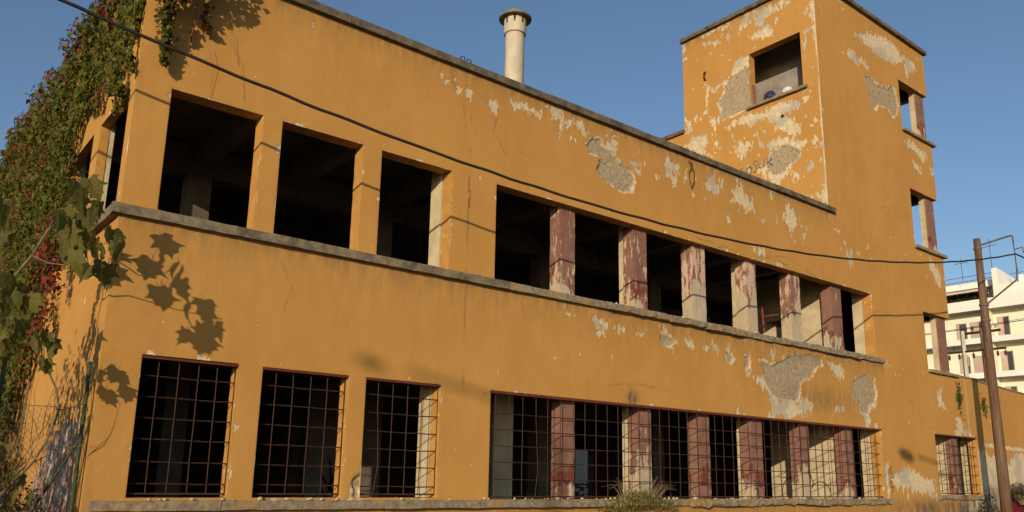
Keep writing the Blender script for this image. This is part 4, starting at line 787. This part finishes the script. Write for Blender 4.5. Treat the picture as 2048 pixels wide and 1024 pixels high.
def twig(p,d,L,ra,depth):
    pts=[Vector(p)]; d=Vector(d)
    for i in range(5): d=(d+Vector((r2.uniform(-.3,.3),r2.uniform(-.3,.3),r2.uniform(-.2,.3)))).normalized(); pts.append(pts[-1]+d*L/5)
    MB().tube(rel(pts),[ra*(1-.15*i) for i in range(6)],5).build('twig',M['drystem'],BL)
    if depth:
        for i in (2,3,4): twig(pts[i],(d+Vector((r2.uniform(-.8,.8),r2.uniform(-.6,.6),r2.uniform(-.3,.6)))).normalized(),L*.6,ra*.6,depth-1)
for p,d,L in ((BST[0],(.7,.1,.7),.9),((-.5,-.1,1.0),(.15,.1,1),1.3),((-.9,-.1,1.0),(.2,.1,1),1.5),(BST[1],(.8,.2,.3),.5),(BST[3],(.7,.4,.1),.35),((-1.1,-.1,.6),(.5,.1,.8),1.3)): twig(p,d,L,.009,1)
# low scrub at the foot of the side wall
def bush(name,label,c,r,n,size,col,mat='shrub',stems=8,cat='shrub',zsq=1.):
    e=empty(name,label,cat,(c[0],c[1],0)); D=RNG.normal(0,1,(n,3)); D/=np.linalg.norm(D,axis=1,keepdims=True); R=RNG.random((n,1))**.4; L=fbm(D[:,0]*2+5,D[:,1]*2+D[:,2]*3,int(c[0]*7)%97)[:,None]
    C=D*R*np.array(r)*(.6+.8*L)+[0,0,c[2]]; leaves('foliage',M[mat],e,C,D+RNG.normal(0,.6,(n,3)),RNG.uniform(*size,n),np.array(col)*RNG.uniform(.5,1.4,(n,1)))
    for k in range(stems):
        q=C[k*7%n]; MB().tube([(q[0]*.2,q[1]*.2,max(0,c[2]-r[2]-.1)),(q[0]*.6,q[1]*.6,c[2]-r[2]*.3),tuple(q)],[.012,.008,.004],4).build('stem',M['drystem'],e)
    return e
bush('shrub','tangled olive scrub at the foot of the creeper wall',(-.62,2.6,.75),(.35,1.3,.75),1900,(.04,.09),(.075,.065,.018),stems=30)
bush('shrub','dry brown weeds low against the sprayed part of the side wall',(-.45,1.1,.55),(.3,.8,.85),900,(.03,.08),(.12,.085,.035),stems=30)
bush('shrub','dense dark green undergrowth left of the side wall beneath the creeper',(-.75,5.6,1.3),(.5,2.0,1.5),4200,(.05,.11),(.05,.06,.014),stems=20)
bush('shrub','leafy shoots in front of the side wall casting streaked shadows',(-2.3,-.1,2.2),(.5,1.4,1.7),1500,(.08,.17),(.06,.07,.018))
# tuft growing on the lower sill
tu=empty('sill_plant','olive tuft of dry weed growing on the broken lower sill under the barred window','plant',(9.9,-.1,1.2))
n=1900; a=RNG.normal(0,1,(n,3)); a/=np.linalg.norm(a,axis=1,keepdims=True); C=a*RNG.random((n,1))**.5*[1.15,.17,.20]; C[:,2]+=.03-.16*np.abs(C[:,0])+.10*(fbm(C[:,0]*4,C[:,1]*4,7)-.5)
narrow=np.array([(0,-.5,0),(.12,-.1,.03),(.09,.2,.02),(0,.55,-.05),(-.09,.2,.02),(-.12,-.1,.03),(0,0,-.01)])
leaves('foliage',M['shrub'],tu,C,a+RNG.normal(0,.6,(n,3)),RNG.uniform(.05,.10,n),np.where((RNG.random(n)<.3)[:,None],[[.28,.20,.09]],[[.15,.15,.032]])*RNG.uniform(.55,1.3,(n,1)),tmpl=narrow)
r=random.Random(4)
for k in range(54):
    x=r.uniform(-.8,.9); MB().tube([(x*.6,0,.02),(x*.9,-.03+r.uniform(-.06,.06),.2+.12*r.random()),(x*1.25+r.uniform(-.1,.1),-.05+r.uniform(-.1,.1),.18+.4*r.random()*(1-abs(x)*.7))],[.005,.004,.002],4).build('stem',M['drystem'],tu)
bush('shrub','dark leggy weeds growing round the base of the wooden pole',(25.35,-.35,.75),(.5,.25,.7),420,(.04,.08),(.03,.028,.018),stems=22)
bush('shrub','sparse grey twiggy weeds above the red painted band',(28.4,-.22,1.45),(1.3,.15,.32),420,(.05,.09),(.06,.055,.035),stems=26)
for k,(x,z,lab) in enumerate(((24.75,4.3,'small green weed tuft growing from the wall left of the pole shadow'),(26.55,4.15,'tiny weed tuft growing from the wall right of the pole shadow'))):
    n=140-60*k; C=np.stack([x+RNG.normal(0,.09,n),-.03-.05*RNG.random(n),z+RNG.normal(0,.22-.05*k,n)],1); w=empty('wall_weed',lab,'plant',(x,0,z)); C-=np.array([x,0,z]); leaves('foliage',M['shrub'],w,C,RNG.normal(0,1,(n,3))+[-.3,-1,.2],RNG.uniform(.05,.09,n),np.array([.06,.07,.02])*RNG.uniform(.6,1.3,(n,1)))
# ------------------------------------------------------------------ chain-link fence by the corner
FE=empty('chain_link_fence','green posted chain-link fence meeting the building corner','fence',(-.1,.03,0))
dirv=Vector((-1,.02,0)).normalized(); 
MB().tube([(0,0,-.2),(0,0,2.93)],.024,8).build('post',M['greenpaint'],FE); e2=dirv*.93; MB().tube([(e2.x,e2.y,-.2),(e2.x,e2.y,2.95)],.024,8).build('post',M['greenpaint'],FE); e2=dirv*2.26; MB().tube([(e2.x,e2.y,-.2),(e2.x,e2.y,2.95)],.024,8).build('post',M['greenpaint'],FE)
br=dirv*.42; MB().tube([(0,0,1.98),(br.x,br.y,1.12),(br.x*2.4,br.y*2.4,-.1)],.02,8).build('brace',M['greenpaint'],FE)
m=MB(); H=2.35; Wd=2.2; st=.075
def wl(s,z): q=dirv*s; return (q.x,q.y,z)
for k in range(int((Wd+H)/st)):
    for sg in (1,-1):
        a=k*st-H; s0,z0=max(a,0),max(0,-a); s1=min(a+H,Wd); z1=s1-a
        if s1>s0: m.tube([wl(s0,z0),wl(s1,z1)] if sg>0 else [wl(s0,H-z0),wl(s1,H-z1)],.0016,3,cap=False)
m.build('mesh_panel',M['wire'],FE,kind='stuff')
for z in (2.34,1.2,.1): MB().tube([wl(0,z),wl(Wd,z)],.003,4).build('tension_wire',M['wire'],FE)
# ------------------------------------------------------------------ added casters shaped as street lamps, out of view, to throw soft wall shadows
def caster(foot,head,label,s=1.):
    e=empty('shadow_caster',label,'shadow caster',(foot[0],foot[1],0)); h=(head[0]-foot[0],head[1]-foot[1],head[2])
    MB().tube([(0,0,0),(0,0,head[2]-.5),(h[0]*.25,h[1]*.25,head[2]-.1),(h[0]*.8,h[1]*.8,head[2]+.02)],[.09,.06,.05,.04],10).build('caster_post',M['galv'],e)
    MB().lathe((h[0],h[1],head[2]),[(.02*s,.15*s),(.2*s,.1*s),(.28*s,-.02*s),(.2*s,-.14*s),(.02*s,-.17*s)],14).build('caster_head',M['galv'],e,smooth=True)
Q=Vector((21.1,0,2.42))+TS*21; caster((Q.x+2.6,Q.y-.6,0),Q,'unseen added shadow caster, a head on a curved arm across the road')
Q=Vector((3.9,0,3.32))+TS*30; caster((Q.x+2.2,Q.y-1.2,0),Q,'unseen added shadow caster, a smaller head on a tall post farther back',.55)
